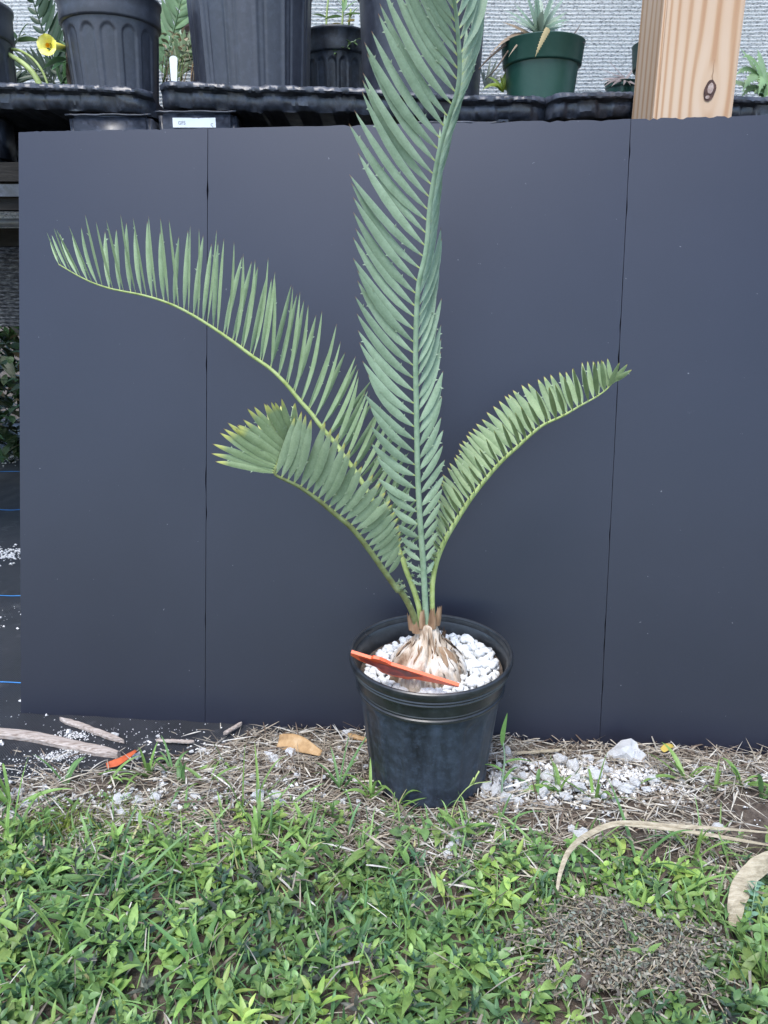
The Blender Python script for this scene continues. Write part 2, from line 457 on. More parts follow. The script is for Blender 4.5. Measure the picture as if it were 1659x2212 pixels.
# side panels: hinged on the seams, own width
wside = .365
d3 = unit(G(1659, 1632, ZB)-bb[2])
bR = bb[2]+d3*wside
tR = top_on_ray(1680, 254.5, bR, H_B) if False else t2+d3*wside+np.array([0, .004, .002])
board = empty('trifold_board', (bb[1]+bb[2])/2, 'large black foam trifold board standing behind the potted cycad', 'board')
def panel(b0, b1, tt0, tt1, seed):
    b0, b1, tt0, tt1 = map(np.asarray, (b0, b1, tt0, tt1))
    nrm = unit(np.cross(b1-b0, tt0-b0))          # faces the camera side or away
    if nrm[1] > 0: nrm = -nrm
    n = 60; rs = random.Random(seed)
    def edge(p, q, inn, amp, chip):
        out = []
        for k in range(n+1):
            t = k/n; e = amp*(n2(t*9, seed, 1.3)+.6*n2(t*30, seed, 1.7))
            if 0 < k < n and rs.random() < chip: e += rs.uniform(.001, .0032)
            out.append(p+(q-p)*t+inn*e)
        return out
    up = unit(tt0-b0)
    bot = edge(b0, b1, up, .0012, .05); top = edge(tt0, tt1, -up, .0012, .10)
    V = []
    m = 60; al_ = unit(b1-b0)
    for off in (0, 1):
        for j in range(m+1):
            s = j/m
            for k in range(n+1):
                bow = .004*math.sin(math.pi*s)*math.sin(math.pi*k/n)
                V.append(bot[k]*(1-s)+top[k]*s - nrm*(.007*off)+nrm*bow+(al_*(.0006*abs(n2(s*60, seed+k, 1.1))+(.0012 if rs.random() < .05 else 0))*(1 if k == 0 else -1) if k in (0, n) and 0 < j < m else 0))
    w = n+1; tot = (m+1)*w; F = []
    for j in range(m):
        for k in range(n):
            a = j*w+k
            F.append([a, a+1, a+w+1, a+w]); F.append([tot+a, tot+a+w, tot+a+w+1, tot+a+1])
    for k in range(n):
        F.append([k, tot+k, tot+k+1, k+1]); a = m*w+k; F.append([a, a+1, tot+a+1, tot+a])
    for j in range(m):
        a = j*w; F.append([a, a+w, tot+a+w, tot+a]); a = j*w+n; F.append([a, tot+a, tot+a+w, a+w])
    o = mk('panel', V, F, m_board, board, smooth=False)
    return o
def gap(p, q, d):                     # shrink a panel edge a little so the score line between panels shows
    return p+unit(q-p)*d
panel(gap(bb[0], bb[1], 0), gap(bb[1], bb[0], .0004), tL, gap(t1, tL, .0005), 1)
panel(gap(bb[1], bb[2], .0003), gap(bb[2], bb[1], .0003), gap(t1, t2, .0005), gap(t2, t1, .0004), 2)
panel(gap(bb[2], bR, .0003), bR, gap(t2, tR, .0004), tR, 3)
for a, b_ in ((bb[1], t1), (bb[2], t2)):          # hinge tape at the back of each fold
    o = np.array([0, .012, 0]); w = np.array([.02, 0, 0])
    V = [a+o-w, a+o+w, b_+o+w, b_+o-w]; V += [v+np.array([0, .0015, 0]) for v in V]
    mk('hinge_tape', V, [[0,1,2,3],[7,6,5,4],[0,4,5,1],[1,5,6,2],[2,6,7,3],[3,7,4,0]], m_edge, board, smooth=False)
nl_ = unit(np.cross(bb[1]-bb[0], tL-bb[0])); nl_ = nl_ if nl_[1] < 0 else -nl_
for (px, py) in ((430, 296), (432, 369), (433, 480)):                 # small torn nicks beside the left fold
    r = ray(px, py); k = ((bb[0]-CAM)@nl_)/(r@nl_); c = CAM+r*k
    pts = [c+nl_*.0008+np.array([U(-.0015, .0015)+.005*math.cos(a), 0, .0018*math.sin(a)+U(-.0006, .0006)]) for a in np.linspace(0, 2*math.pi, 9)[:-1]]
    mk('nick', pts, [list(range(8))], m_edge, board, smooth=False)

# ------------------------------------------------------------------ cycad in its pot
TILT = Matrix.Rotation(math.radians(3.2), 3, 'X')
TM = np.array(TILT)
POT0 = np.array([0.0, 0.0, -.004])
def arch_mod(nfl, depth, z0, z1, hw):
    step = 2*math.pi/nfl
    def f(i, a, r, z):
        u = ((a/step) % 1-.5)*2                 # -1..1 inside one flute
        top = z1-(.5*step*r*hw)*(1-math.sqrt(max(0, 1-min(1, abs(u)/hw)**2)))*1.4
        if z < z0: return 0
        e = min(1, max(0, (hw-abs(u))/.10))*min(1, max(0, (top-z)/.004))
        return -depth*e
    return f
pot = empty('plant_pot', POT0, 'round black plastic nursery pot holding the cycad and white pebbles', 'plant pot')
zs = np.linspace(.012, .176, 34)
prof = [(.060, .004), (.084, .002), (.0905, .004), (.0935, .009)]+[(.0945+(z-.012)*.105, z) for z in zs]
V, F = lathe(prof, 220, POT0, arch_mod(16, .0018, .02, .166, .78), TM)
F.append(list(range(220))[::-1])
mk('body', V, F, m_pot, pot)
rp = [(.1108, .1735), (.1158, .1745), (.1168, .1768), (.1166, .1790), (.1146, .1805), (.1152, .1835), (.1146, .1850), (.1166, .1960), (.1176, .2035), (.1210, .2050), (.1222, .2072), (.1212, .2092), (.1226, .2112), (.1240, .2132), (.1230, .2150), (.1246, .2172), (.1262, .2210), (.1268, .2250), (.1260, .2284), (.1240, .2300), (.1214, .2296), (.1202, .2276), (.1208, .2262), (.1192, .2215), (.1196, .2190), (.1172, .2150), (.1155, .205), (.1120, .190), (.1085, .174), (.1060, .150)]
V, F = lathe(rp, 160, POT0, None, TM)
sharpen(mk('rim', V, F, m_potrim, pot), 28)
def potpt(x, y, z): return TM@np.array([x, y, z])+POT0
def mound(x, y):
    r = math.hypot(x, y)
    return .196+.010*(1-r/.11)+.010*max(0, x+.02)/.1+.006*max(0, y)/.1
sr = np.linspace(0, .112, 9); sa = np.linspace(0, 2*math.pi, 41)[:-1]
V = [potpt(r*math.cos(a), r*math.sin(a), mound(r*math.cos(a), r*math.sin(a))-.010) for r in sr for a in sa]
mk('potting_soil', V, grid_faces(9, 40, True), m_soil, pot)

# caudex
CX, CY = -.004, -.012
CB = potpt(CX, CY, .19)
plant = empty('cycad', CB, 'cycad with four spiny blue green fronds rising from a papery bulb', 'cycad')
cz = [(.056, -.006), (.057, .006), (.0555, .017), (.051, .029), (.043, .041), (.032, .053), (.0225, .062), (.017, .070), (.013, .080), (.009, .088)]
def cmod(i, a, r, z):
    k = .010*n2(math.cos(a)*1.8, math.sin(a)*1.8+z*6, 1.6, 3.)+.0032*math.sin(a*13+4*n2(math.cos(a)*2, z*20, 2))+.0022*math.sin(a*29+5*n2(math.sin(a)*2, z*30, 2, 4.))+.004*n2(math.cos(a)*6, math.sin(a)*6+z*12, 2.3, 7.)
    if abs(a-math.pi) > 0: k += .004*math.cos(a-1.2*math.pi)
    return k*min(1, r/.03)
V, F = lathe(cz, 110, CB, cmod)
# finer rows
czf = resample(catmull(np.array(cz), 60), 46)
V, F = lathe([tuple(q) for q in czf], 130, CB, cmod)
F.append([45*130+k for k in range(130)])
mk('caudex', V, F, m_caudex, plant)
def strip(path, w, nrm, thick=0):
    path = np.asarray(path); n = len(path); V = []; 
    for i in range(n):
        t = unit(path[min(i+1, n-1)]-path[max(i-1, 0)]); s = unit(np.cross(t, nrm))
        ww = w[i] if hasattr(w, '__len__') else w
        for u in (-1, 0, 1): V.append(path[i]+s*u*ww*.5+unit(nrm)*(.15*ww*(1-abs(u))))
    return np.array(V), grid_faces(n, 3)
# papery scales lying down the caudex
for k in range(46):
    a = U(0, 2*math.pi); z0 = U(.028, .066); z1 = z0-U(.018, .034)
    pts = []
    for q in range(7):
        t = q/6; z = max(.004, z0+(z1-z0)*t); rr = np.interp(z, [c[1] for c in cz], [c[0] for c in cz])+.0025+.003*math.sin(t*3.1)*U(.2, 1)
        aa = a+.10*math.sin(t*2+k)
        pts.append(CB+np.array([rr*math.cos(aa), rr*math.sin(aa), z]))
    w = [(.004+.006*math.sin(math.pi*(q+.6)/7.2))*U(.7, 1.1) for q in range(7)]
    V, F = strip(pts, w, np.array([math.cos(a), math.sin(a), .3]))
    mk('papery_scale', V, F, m_caudex if z0 < .058 else m_husk, plant)
for k in range(40):                     # brown fibres at the neck
    a = U(0, 2*math.pi); z0 = U(.050, .072); Lf = U(.012, .030); pts = []
    rr0 = np.interp(z0, [c[1] for c in cz], [c[0] for c in cz])+.001; fl_ = U(-.3, .35)
    for q in range(6):
        t = q/5; aa = a+.25*t*math.sin(k); rr = rr0+Lf*fl_*t*.6+.002*math.sin(3*t+k)
        pts.append(CB+np.array([rr*math.cos(aa), rr*math.sin(aa), z0-.010+Lf*t]))
    V, F = strip(pts, [.0035, .0034, .003, .0026, .002, .0006], np.array([math.cos(a), math.sin(a), .1]))
    mk('fibre', V, F, m_fibre if k % 3 else m_husk, plant)
# husks (old leaf bases) round the neck
for (px, py, h, dx, w, Y) in ((912, 1352, .030, .000, .010, -.030), (930, 1345, .027, .002, .011, -.030), (945, 1345, .030, .004, .011, -.022), (888, 1355, .026, -.004, .009, -.024), (938, 1352, .022, .001, .010, -.034), (898, 1362, .018, -.003, .012, -.036)):
    b0 = P(px, py, Y); pts = [b0+np.array([dx*q/5, .002*q/5, h*q/5-.006]) for q in range(6)]
    nh = unit(np.array([U(-.5, .5), -1, .1])); V = []
    tipj = [U(-.004, .003) for _ in range(6)]; side_ = unit(np.cross([0, 0, 1], nh))
    for q in range(6):
        for c_i, u in enumerate(np.linspace(-1, 1, 6)):
            ww = w*(.95, 1.0, .95, .85, .72, .60)[q]
            V.append(pts[q]+side_*u*ww*.5-nh*(.30*ww*u*u)+np.array([0, 0, tipj[c_i]*(q/5)**3])+nh*.0006*n2(q, u*4+px, .9))
    mk('husk', V, grid_faces(6, 6), m_husk, plant)

# ---- fronds
c1 = lambda x, y: ((100+x/1.185)/1.82278, (800+y/1.185)/1.82278)
c2 = lambda x, y: ((1300+x/2.2114)/1.82278, (y/2.2114)/1.82278)
c3 = lambda x, y: ((1300+x/2.765)/1.82278, (900+y/2.765)/1.82278)
c4 = lambda x, y: ((1300+x/2.458)/1.82278, (1600+y/2.458)/1.82278)
c5 = lambda x, y: ((800+x/1.8433)/1.82278, (1500+y/1.8433)/1.82278)
c6 = lambda x, y: ((1600+x/1.7463)/1.82278, (1350+y/1.7463)/1.82278)

WPROF_T = [0, .03, .10, .22, .38, .55, .72, .86, .95, 1.0]
WPROF_W = [.12, .22, .50, .84, 1.0, .97, .80, .48, .20, .01]
def leaflet_mesh(base, tip, width, roll, bow, nrm_hint=(0, -1, .25), sag=0., teeth=2, fold=.10, seed=0):
    base, tip = np.asarray(base), np.asarray(tip)
    ax = tip-base; L = np.linalg.norm(ax); ax = ax/L
    n0 = unit(np.asarray(nrm_hint, float)-ax*np.dot(nrm_hint, ax)); w0 = np.cross(ax, n0)
    cr, sr_ = math.cos(roll), math.sin(roll)
    W = w0*cr+n0*sr_; Nn = n0*cr-w0*sr_
    V = []; A = []
    rs = random.Random(seed); g = rs.random()
    ts = WPROF_T
    cen = []
    for t, w in zip(ts, WPROF_W):
        c = base+ax*L*t+w0*bow*L*4*t*(1-t)*(1-.35*t)+Nn*sag*L*math.sin(math.pi*t)
        cen.append(c)
        for u in (-1, -.5, 0, .5, 1):
            V.append(c+W*(u*.5*width*w)+Nn*(-fold*width*w*(u*u)))
            A.append((t, g, abs(u)))
    F = grid_faces(len(ts), 5)
    for k in range(teeth):
        i = rs.choice([3, 4, 5, 6, 7]); side = rs.choice([-1, 1]); t = ts[i]
        e = cen[i]+W*(side*.5*width*WPROF_W[i])
        d = unit(W*side*.8+ax*.55)*(.0024+.0014*rs.random())
        b0 = len(V)
        V += [e-ax*.0016-W*side*.0006, e+d, e+ax*.0014-W*side*.0006]; A += [(t, g, 1.)]*3
        F.append([b0, b0+1, b0+2])
    return V, F, A
def make_frond(label, rach_px, depths, radii, rmat, rows, lmat, lower_spines=None, tipmat=None, tipfrom=2.):
    cpx = resample(catmull(np.array(rach_px, float), 260), 400)
    f = np.linspace(0, 1, 400)
    Yd = np.interp(f, [d[0] for d in depths], [d[1] for d in depths])
    ker = np.ones(31)/31; Yd = np.convolve(np.pad(Yd, 15, 'edge'), ker, 'valid')
    C3 = np.array([P(x, y, Y) for (x, y), Y in zip(cpx, Yd)])
    idx = np.linspace(0, 399, 90).astype(int)
    rad = np.interp(idx/399., [r[0] for r in radii], [r[1] for r in radii])
    V, F = tube(C3[idx], rad, 10)
    fr = mk('frond', V, F, rmat, plant)
    fr['label'] = label
    arc = np.r_[0, np.cumsum(np.linalg.norm(np.diff(cpx, axis=0), axis=1))]
    def sidx(bx, by): return int(np.argmin((cpx[:, 0]-bx)**2+(cpx[:, 1]-by)**2))
    cnt = 0
    for row in rows:
        tab = [(arc[sidx(bx, by)], dx, dy, dY, w, rl, bw) for (bx, by, dx, dy, dY, w, rl, bw) in row['tab']]
        tab.sort()
        tab = np.array(tab)
        s = tab[0, 0]+row.get('off', 0); js = row.get('jit', 1.0)
        while s <= tab[-1, 0]+.45*row['step']:
            i = int(np.argmin(abs(arc-s)))
            dx, dy, dY, w, rl, bw = [np.interp(s, tab[:, 0], tab[:, q]) for q in range(1, 7)]
            j = js*random.gauss(0, 1); k = js*random.gauss(0, 1)
            dx2 = dx+.055*j*abs(dy); dy2 = dy*(1+.05*k)+.03*j*dx
            if row.get('clump'):
                ph = s/row['clump']; dx2 += 15*math.sin(ph*2*math.pi)*max(0, 1-(s-tab[0, 0])/(.5*(tab[-1, 0]-tab[0, 0])))
            bp = C3[i]
            off = np.asarray(row.get('base_off', (0, 0, 0)), float)
            bp2 = bp+off*np.interp(i/399., [r[0] for r in radii], [r[1] for r in radii])
            bx, by = cpx[i]
            tp = P(bx+dx2, by+dy2, Yd[i]+dY+.006*random.gauss(0, 1)*js)
            wm = w*mpp(bp)*U(.92, 1.06)*row.get('wf', 1.)
            V, F, A = leaflet_mesh(bp2, tp, wm, math.radians(rl+6*random.gauss(0, 1)*js), bw*U(.8, 1.2), row.get('hint', (0, -1, .25)), row.get('sag', .0)+.01*random.gauss(0, 1), random.choice(row.get('teeth', (1, 2, 2, 3))), row.get('fold', .10), cnt*7+int(s))
            mm = tipmat if (tipmat and i/399. > tipfrom) else row.get('mat', lmat)
            mk('leaflet', V, F, mm, fr, uvt=A)
            cnt += 1
            s += row['step']*U(.93, 1.07)
    if lower_spines:
        for (f0, f1, n, sx) in lower_spines:          # reduced, toothed leaflets low on the stalk
            for q in range(n):
                i = int((f0+(f1-f0)*q/max(1, n-1))*399)
                bp = C3[i]; Ls = np.interp(q, [0, n-1], [.006, .017]); sd_ = sx if sx else random.choice([-1, 1])
                tp = bp+np.array([sd_*Ls*.8, -.004, Ls*.5])
                V, F, A = leaflet_mesh(bp, tp, Ls*.28, U(-.6, .6), 0, teeth=3, seed=q+91)
                # forked thorn
                e = len(V); V = list(V)+[bp+(tp-bp)*.4, bp+(tp-bp)*.55+np.array([0, -.001, .45*Ls]), bp+(tp-bp)*.62]; A = list(A)+[(.5, .5, 1.)]*3; F.append([e, e+1, e+2])
                mk('spine_leaflet', V, F, lmat, fr, uvt=A)
    return fr

# central tall frond
rA = [(925, 1362), c4(925, 1990), c4(905, 1600), c4(870, 1100), c4(845, 600), c4(835, 0), c3(930, 1500), c3(938, 1000), c3(965, 600), c2(835, 2180), c2(868, 1800), c2(915, 1500), c2(965, 1250), c2(1035, 1020), c2(1092, 850), c2(1122, 700), c2(1127, 500), c2(1112, 300), c2(1095, 100), (979, -10), (966, -90), (948, -180)]
AL = [(917, 1263, -30, -14, -.005, 7, 0, -.03), (913, 1232, -40, -26, -.006, 13, 0, -.05), (911, 1190, -46, -26, -.008, 16, 0, -.06), (908, 1150, -54, -30, -.010, 18, 0, -.07), (905, 1095, -82, -48, -.012, 20, 0, -.08), (902, 1040, -97, -68, -.015, 21, 0, -.08), (901, 990, -105, -90, -.02, 22, 0, -.07), (900, 930, -112, -108, -.02, 22, 0, -.07), (900, 860, -124, -130, -.02, 22, 0, -.07), (899, 790, -130, -146, -.02, 22, 0, -.06), (899, 700, -138, -160, -.02, 22, 0, -.06), (905, 610, -142, -178, -.02, 22, 0, -.06), (915, 530, -158, -200, -.02, 22, 0, -.06), (925, 440, -160, -212, -.02, 22.5, 0, -.06), (940, 362, -158, -222, -.02, 23, 5, -.06), (955, 300, -156, -235, -.02, 24, 8, -.06), (984, 211, -148, -250, -.02, 25, 12, -.06), (992, 124, -128, -262, -.02, 26, 15, -.06), (985, 25, -110, -270, -.02, 26, 15, -.06), (966, -90, -100, -220, -.02, 26, 15, -.06), (950, -170, -70, -120, -.02, 24, 15, -.05)]
AR = [(914, 1240, 24, -32, .005, 13, 0, .03), (912, 1200, 29, -42, .006, 16, 0, .05), (908, 1130, 48, -60, .008, 19, 0, .05), (903, 1060, 58, -78, .01, 20, 2, .05), (901, 990, 54, -94, .012, 20, 5, .05), (900, 900, 56, -125, .02, 20, 12, .05), (899, 800, 54, -142, .03, 20, 22, .05), (898, 730, 50, -160, .045, 20, 32, .05), (901, 650, 40, -176, .055, 20, 42, .05), (910, 565, 27, -180, .06, 19, 50, .05), (925, 440, 32, -185, .05, 19, 50, .04), (955, 300, 58, -205, .045, 20, 45, .05), (985, 205, 46, -230, .045, 24, 30, .09), (992, 124, 36, -240, .045, 27, 20, .10), (985, 25, 40, -235, .045, 27, 15, .1), (966, -90, 60, -200, .04, 26, 15, .08), (950, -170, 60, -120, .03, 22, 15, .05)]
make_frond('tallest upright blue green frond with long overlapping leaflets', rA, [(0, -.018), (.35, -.03), (.6, -.06), (.85, -.13), (1, -.19)], [(0, .0050), (.12, .0044), (.5, .0034), (.8, .0027), (1, .0014)], m_stem,
    [dict(tab=AR, wf=.78, step=25.5, jit=.7, base_off=(.6, .2, 0), teeth=(1, 2, 3), hint=(.25, -1, .2)), dict(tab=AL, wf=.79, step=26.2, jit=.7, base_off=(-.8, -.1, 0), teeth=(1, 2, 3), hint=(-.1, -1, .25))], m_leafA, [(.055, .085, 4, -1)])

# long left frond
rB = [(908, 1352), c4(862, 1960), c4(800, 1750), c4(740, 1600), c4(690, 1450), c4(600, 1250), c4(490, 1050), c4(330, 770), c4(230, 610), c4(95, 430), c5(1000, 500), c5(870, 350), c5(780, 230), c5(700, 140), c1(1215, 842), c1(1140, 770), c1(1060, 715), c1(960, 640), c1(850, 565), c1(740, 500), c1(650, 460), c1(550, 430), c1(450, 410), c1(390, 397), c1(310, 370), c1(230, 330), c1(155, 285)]
def k1(bx, by, tx, ty, dY, w, rl, bw):
    b0 = c1(bx, by); t0 = c1(tx, ty); return (b0[0], b0[1], t0[0]-b0[0], t0[1]-b0[1], dY, w, rl, bw)
BF = [k1(155, 285, 84, 145, -.02, 6, 40, -.02), k1(200, 312, 112, 118, -.02, 8, 40, -.02), k1(280, 350, 163, 112, -.025, 10, 40, -.02), k1(390, 397, 322, 90, -.03, 12, 40, -.02), k1(500, 412, 440, 78, -.03, 12, 40, -.02), k1(590, 430, 522, 65, -.03, 12.5, 40, -.02), k1(670, 465, 640, 100, -.03, 13, 40, -.01), k1(740, 500, 727, 110, -.03, 13, 42, .0), k1(860, 560, 877, 155, -.03, 13, 45, .0), k1(930, 610, 960, 200, -.03, 13, 45, .01), k1(1000, 655, 1060, 262, -.03, 14, 42, .02), k1(1070, 715, 1113, 290, -.03, 14, 42, .02), k1(1175, 800, 1215, 390, -.03, 14, 42, .02), k1(1230, 860, 1312, 455, -.03, 14, 40, .03), k1(1320, 965, 1440, 590, -.03, 15, 35, .03), k1(1400, 1050, 1535, 760, -.03, 15, 35, .03), k1(1500, 1170, 1625, 900, -.03, 14, 35, .03)] + [(*c4(230, 610), 62, -128, -.02, 14, 35, .03), (*c4(490, 1050), 60, -105, -.02, 13, 35, .03), (*c4(600, 1250), 46, -72, -.02, 11, 35, .02), (*c4(690, 1450), 30, -40, -.01, 8, 35, .02)]
BK = [(a, b, dx+13, dy*.93, .035, w*1.05, -38, bw) for (a, b, dx, dy, dY, w, rl, bw) in BF]
make_frond('long frond arching far to the side in front of the board with narrow raised leaflets', rB, [(0, -.012), (.15, .01), (.4, .04), (.7, .05), (1, .03)], [(0, .0044), (.15, .0040), (.4, .0034), (.7, .0022), (1, .0008)], m_stemy,
    [dict(tab=BK, step=25.0, base_off=(0, .7, .4), off=11, jit=.8, wf=.82, clump=150, teeth=(0, 1, 1)), dict(tab=[(a, b, dx, dy*1.06, *q) for (a, b, dx, dy, *q) in BF], step=24.0, base_off=(0, -.6, .4), jit=.7, wf=.82, clump=150, teeth=(0, 1, 1))], m_leafB, [(.05, .14, 7, 1)])

# right arching frond
rC = [(938, 1352), c6(180, 1840), c6(178, 1700), c6(187, 1600), c6(215, 1480), c6(270, 1350), c6(340, 1230), c6(430, 1090), c6(520, 970), c6(640, 830), c6(770, 710), c6(870, 620), c6(950, 560), c6(1080, 500), c6(1200, 430), c6(1300, 375), c6(1370, 325), c6(1412, 280), c6(1430, 240)]
def k6(bx, by, tx, ty, dY, w, rl, bw):
    b0 = c6(bx, by); t0 = c6(tx, ty); return (b0[0], b0[1], t0[0]-b0[0], t0[1]-b0[1], dY, w, rl, bw)
CB_ = [k6(215, 1480, 180, 1420, .02, 8, 0, 0), k6(270, 1350, 190, 1210, .03, 12, 0, .03), k6(340, 1230, 215, 1030, .035, 15, 0, .03), k6(410, 1110, 250, 890, .035, 16, 0, .03), k6(500, 985, 325, 770, .035, 17, 0, .03), k6(600, 870, 395, 650, .035, 18, 0, .03), k6(700, 770, 475, 560, .035, 19, 0, .03), k6(800, 685, 590, 440, .035, 19, 0, .03), k6(900, 595, 715, 325, .035, 19, 0, .03), k6(970, 550, 805, 285, .035, 19, 0, .03), k6(1080, 490, 960, 212, .03, 18, 0, .02), k6(1190, 435, 1110, 200, .025, 15, 0, .02), k6(1260, 395, 1212, 130, .02, 13, 0, .0), k6(1330, 350, 1290, 122, .02, 12, 0, .0), k6(1385, 312, 1340, 120, .01, 12, 0, 0), k6(1412, 280, 1378, 118, 0, 11, 0, 0)]
CF_ = [k6(215, 1480, 178, 1445, -.03, 7, 60, 0), k6(270, 1350, 215, 1250, -.05, 11, 62, 0), k6(340, 1230, 262, 1100, -.06, 13, 66, 0), k6(430, 1090, 352, 940, -.07, 14, 70, 0), k6(520, 970, 432, 830, -.075, 15, 74, 0), k6(640, 830, 560, 650, -.075, 15, 78, 0), k6(770, 710, 688, 510, -.075, 15, 80, 0), k6(870, 620, 800, 440, -.075, 15, 80, 0), k6(950, 560, 880, 350, -.075, 15, 80, 0), k6(1080, 500, 1020, 290, -.07, 14, 78, 0), k6(1200, 430, 1150, 170, -.05, 12, 60, 0), k6(1300, 375, 1255, 135, -.04, 12, 40, 0), k6(1370, 325, 1330, 125, -.02, 11, 30, 0)]
CT_ = [k6(1390, 305, 1478, 128, -.02, 11, 0, 0), k6(1404, 292, 1520, 140, -.02, 11, 0, 0), k6(1415, 275, 1546, 172, -.02, 11, 0, 0), k6(1428, 245, 1540, 200, -.02, 10, 0, 0)]
make_frond('shorter arching frond beside the tall one with a curled yellowish end', rC, [(0, -.012), (.2, -.005), (.5, .02), (.8, .03), (1, .02)], [(0, .0042), (.2, .0040), (.5, .0031), (.8, .0018), (1, .0008)], m_stemy,
    [dict(tab=CB_, wf=.92, step=13.0, base_off=(-.4, .6, .3), jit=.5, teeth=(0, 1, 2)), dict(tab=CF_, step=20.0, base_off=(-.2, -.7, .3), jit=.9, teeth=(0, 1)), dict(tab=CT_, step=7.0, jit=.8, teeth=(0, 1))], m_leafC, [(.07, .22, 9, -1)])

# front left broad frond with a hooked end
rD = [(901, 1358), c4(810, 2030), c4(735, 1870), c4(640, 1735), c5(1420, 1530), c5(1300, 1360), c5(1200, 1220), c5(1080, 1070), c5(950, 960), c5(830, 860), c5(700, 770), c5(600, 720), c5(535, 690), c5(519, 668), c5(527, 640), c5(550, 590), c5(590, 520), c5(630, 450), c5(655, 400)]
def k5(bx, by, tx, ty, dY, w, rl, bw):
    b0 = c5(bx, by); t0 = c5(tx, ty); return (b0[0], b0[1], t0[0]-b0[0], t0[1]-b0[1], dY, w, rl, bw)
DM = [k5(1345, 1400, 1450, 1240, -.02, 13, 0, .03), k5(1300, 1360, 1435, 1170, -.02, 16, 0, .03), k5(1200, 1220, 1418, 1010, -.025, 18, 0, .03), k5(1080, 1070, 1350, 840, -.03, 20, 0, .03), k5(1000, 1000, 1262, 700, -.03, 21, 0, .03), k5(930, 930, 1145, 595, -.03, 22, 0, .04), k5(850, 870, 1052, 455, -.03, 22, 0, .04), k5(790, 830, 985, 390, -.03, 22, 0, .04), k5(710, 775, 895, 300, -.03, 22, 0, .04), k5(650, 740, 772, 270, -.03, 22, 0, .03), k5(600, 720, 745, 235, -.03, 21, 0, .03), k5(548, 695, 692, 215, -.02, 20, 0, .03), k5(524, 678, 662, 250, -.02, 18, 0, .03)]
DB = [(a+4, b, dx*.8, dy*.9, .02, w, 10, bw) for (a, b, dx, dy, dY, w, rl, bw) in DM[2:]]
DC = [k5(519, 668, 88, 575, -.03, 15, 0, .02), k5(523, 650, 50, 517, -.035, 16, 0, .02), k5(530, 634, 92, 410, -.035, 17, 0, .0), k5(548, 594, 165, 318, -.035, 17, 0, 0), k5(565, 560, 240, 330, -.03, 17, 0, 0), k5(585, 528, 268, 292, -.03, 17, 0, 0), k5(600, 500, 335, 200, -.03, 16, 0, 0), k5(615, 478, 420, 160, -.03, 16, 0, 0), k5(630, 450, 488, 145, -.03, 15, 0, 0), k5(642, 424, 560, 148, -.03, 15, 0, 0), k5(650, 408, 640, 140, -.03, 14, 0, 0), k5(655, 401, 688, 185, -.03, 13, 0, 0)]
DC2 = [(a, b, dx*.66+4, dy*.76-8, .03, w*.95, -25, bw) for (a, b, dx, dy, dY, w, rl, bw) in DC]
make_frond('broad frond leaning forward with yellow leaflet points and a hooked end', rD, [(0, -.02), (.3, -.06), (.7, -.11), (.85, -.13), (1, -.12)], [(0, .0050), (.2, .0044), (.55, .0035), (.75, .0024), (1, .0010)], m_stemo,
    [dict(tab=DM, wf=.95, step=15.0, base_off=(.5, -.3, .5), jit=.38, teeth=(1, 2, 3)), dict(tab=DC2, step=5.8, jit=.8, mat=m_leafE, teeth=(1, 2)), dict(tab=DC, step=4.9, jit=.7, mat=m_leafE, teeth=(1, 2, 2))], m_leafD, [(.10, .24, 7, 1)])

# ------------------------------------------------------------------ pebbles in the pot
def rock_mesh(name, mat, seed, rough, flat, sub=2):
    bm = bmesh.new(); bmesh.ops.create_icosphere(bm, subdivisions=sub, radius=1)
    for v in bm.verts:
        p = v.co.copy()
        d = 1+rough*noise.noise(p*1.3+Vector((seed*3.1, 0, 0)))+.4*rough*noise.noise(p*3.1+Vector((0, seed*1.7, 0)))+(.22*rough*noise.noise(p*6.3+Vector((seed, 0, 2))) if sub > 2 else 0)
        v.co = Vector((p.x*d, p.y*d*.85, p.z*d*flat))
    me = bpy.data.meshes.new(name); bm.to_mesh(me); bm.free()
    me.polygons.foreach_set('use_smooth', np.ones(len(me.polygons), bool)); me.materials.append(mat)
    return me
def rock(name, me, loc, s, label, cat, group):
    o = bpy.data.objects.new(name, me); scene.collection.objects.link(o)
    o.location = [float(v) for v in loc]; o.scale = (s*U(.8, 1.25), s*U(.8, 1.15), s*U(.85, 1.1))
    o.rotation_euler = (U(-.5, .5), U(-.5, .5), U(0, 6.28))
    return tag(o, label, cat, group)
peb = [rock_mesh('pebble', m_pebble, k, .60, .78) for k in range(10)]
placed = []
tries = 0
while len(placed) < 215 and tries < 20000:
    tries += 1
    a = U(0, 2*math.pi); r = .107*math.sqrt(random.random()); x, y = r*math.cos(a), r*math.sin(a)
    s = random.choice([.0055, .0063, .0070, .0078, .0086, .0094])
    if r > .1115-s: continue
    if math.hypot(x-CX, y-CY) < .052: continue
    if x < -.045 and y > -.02 and r > .098: continue            # bare strip of soil along the wall
    if any((x-q[0])**2+(y-q[1])**2 < (.70*(s+q[2]))**2 for q in placed): continue
    placed.append((x, y, s))
for x, y, s in placed:
    rock('pebble', random.choice(peb), potpt(x, y, mound(x, y)-.010+s*.62), s, 'smooth white pebble lying on the soil inside the black pot', 'pebble', 'white pebbles in the pot')
n = 0
while n < 80:                                                     # a second, loose layer
    x, y, s = random.choice(placed)
    x += U(-.006, .006); y += U(-.006, .006)
    if math.hypot(x-CX, y-CY) < .056 or math.hypot(x, y) > .098 or x < -.03: continue
    rock('pebble', random.choice(peb), potpt(x, y, mound(x, y)+.001), U(.006, .009), 'smooth white pebble lying on the soil inside the black pot', 'pebble', 'white pebbles in the pot'); n += 1

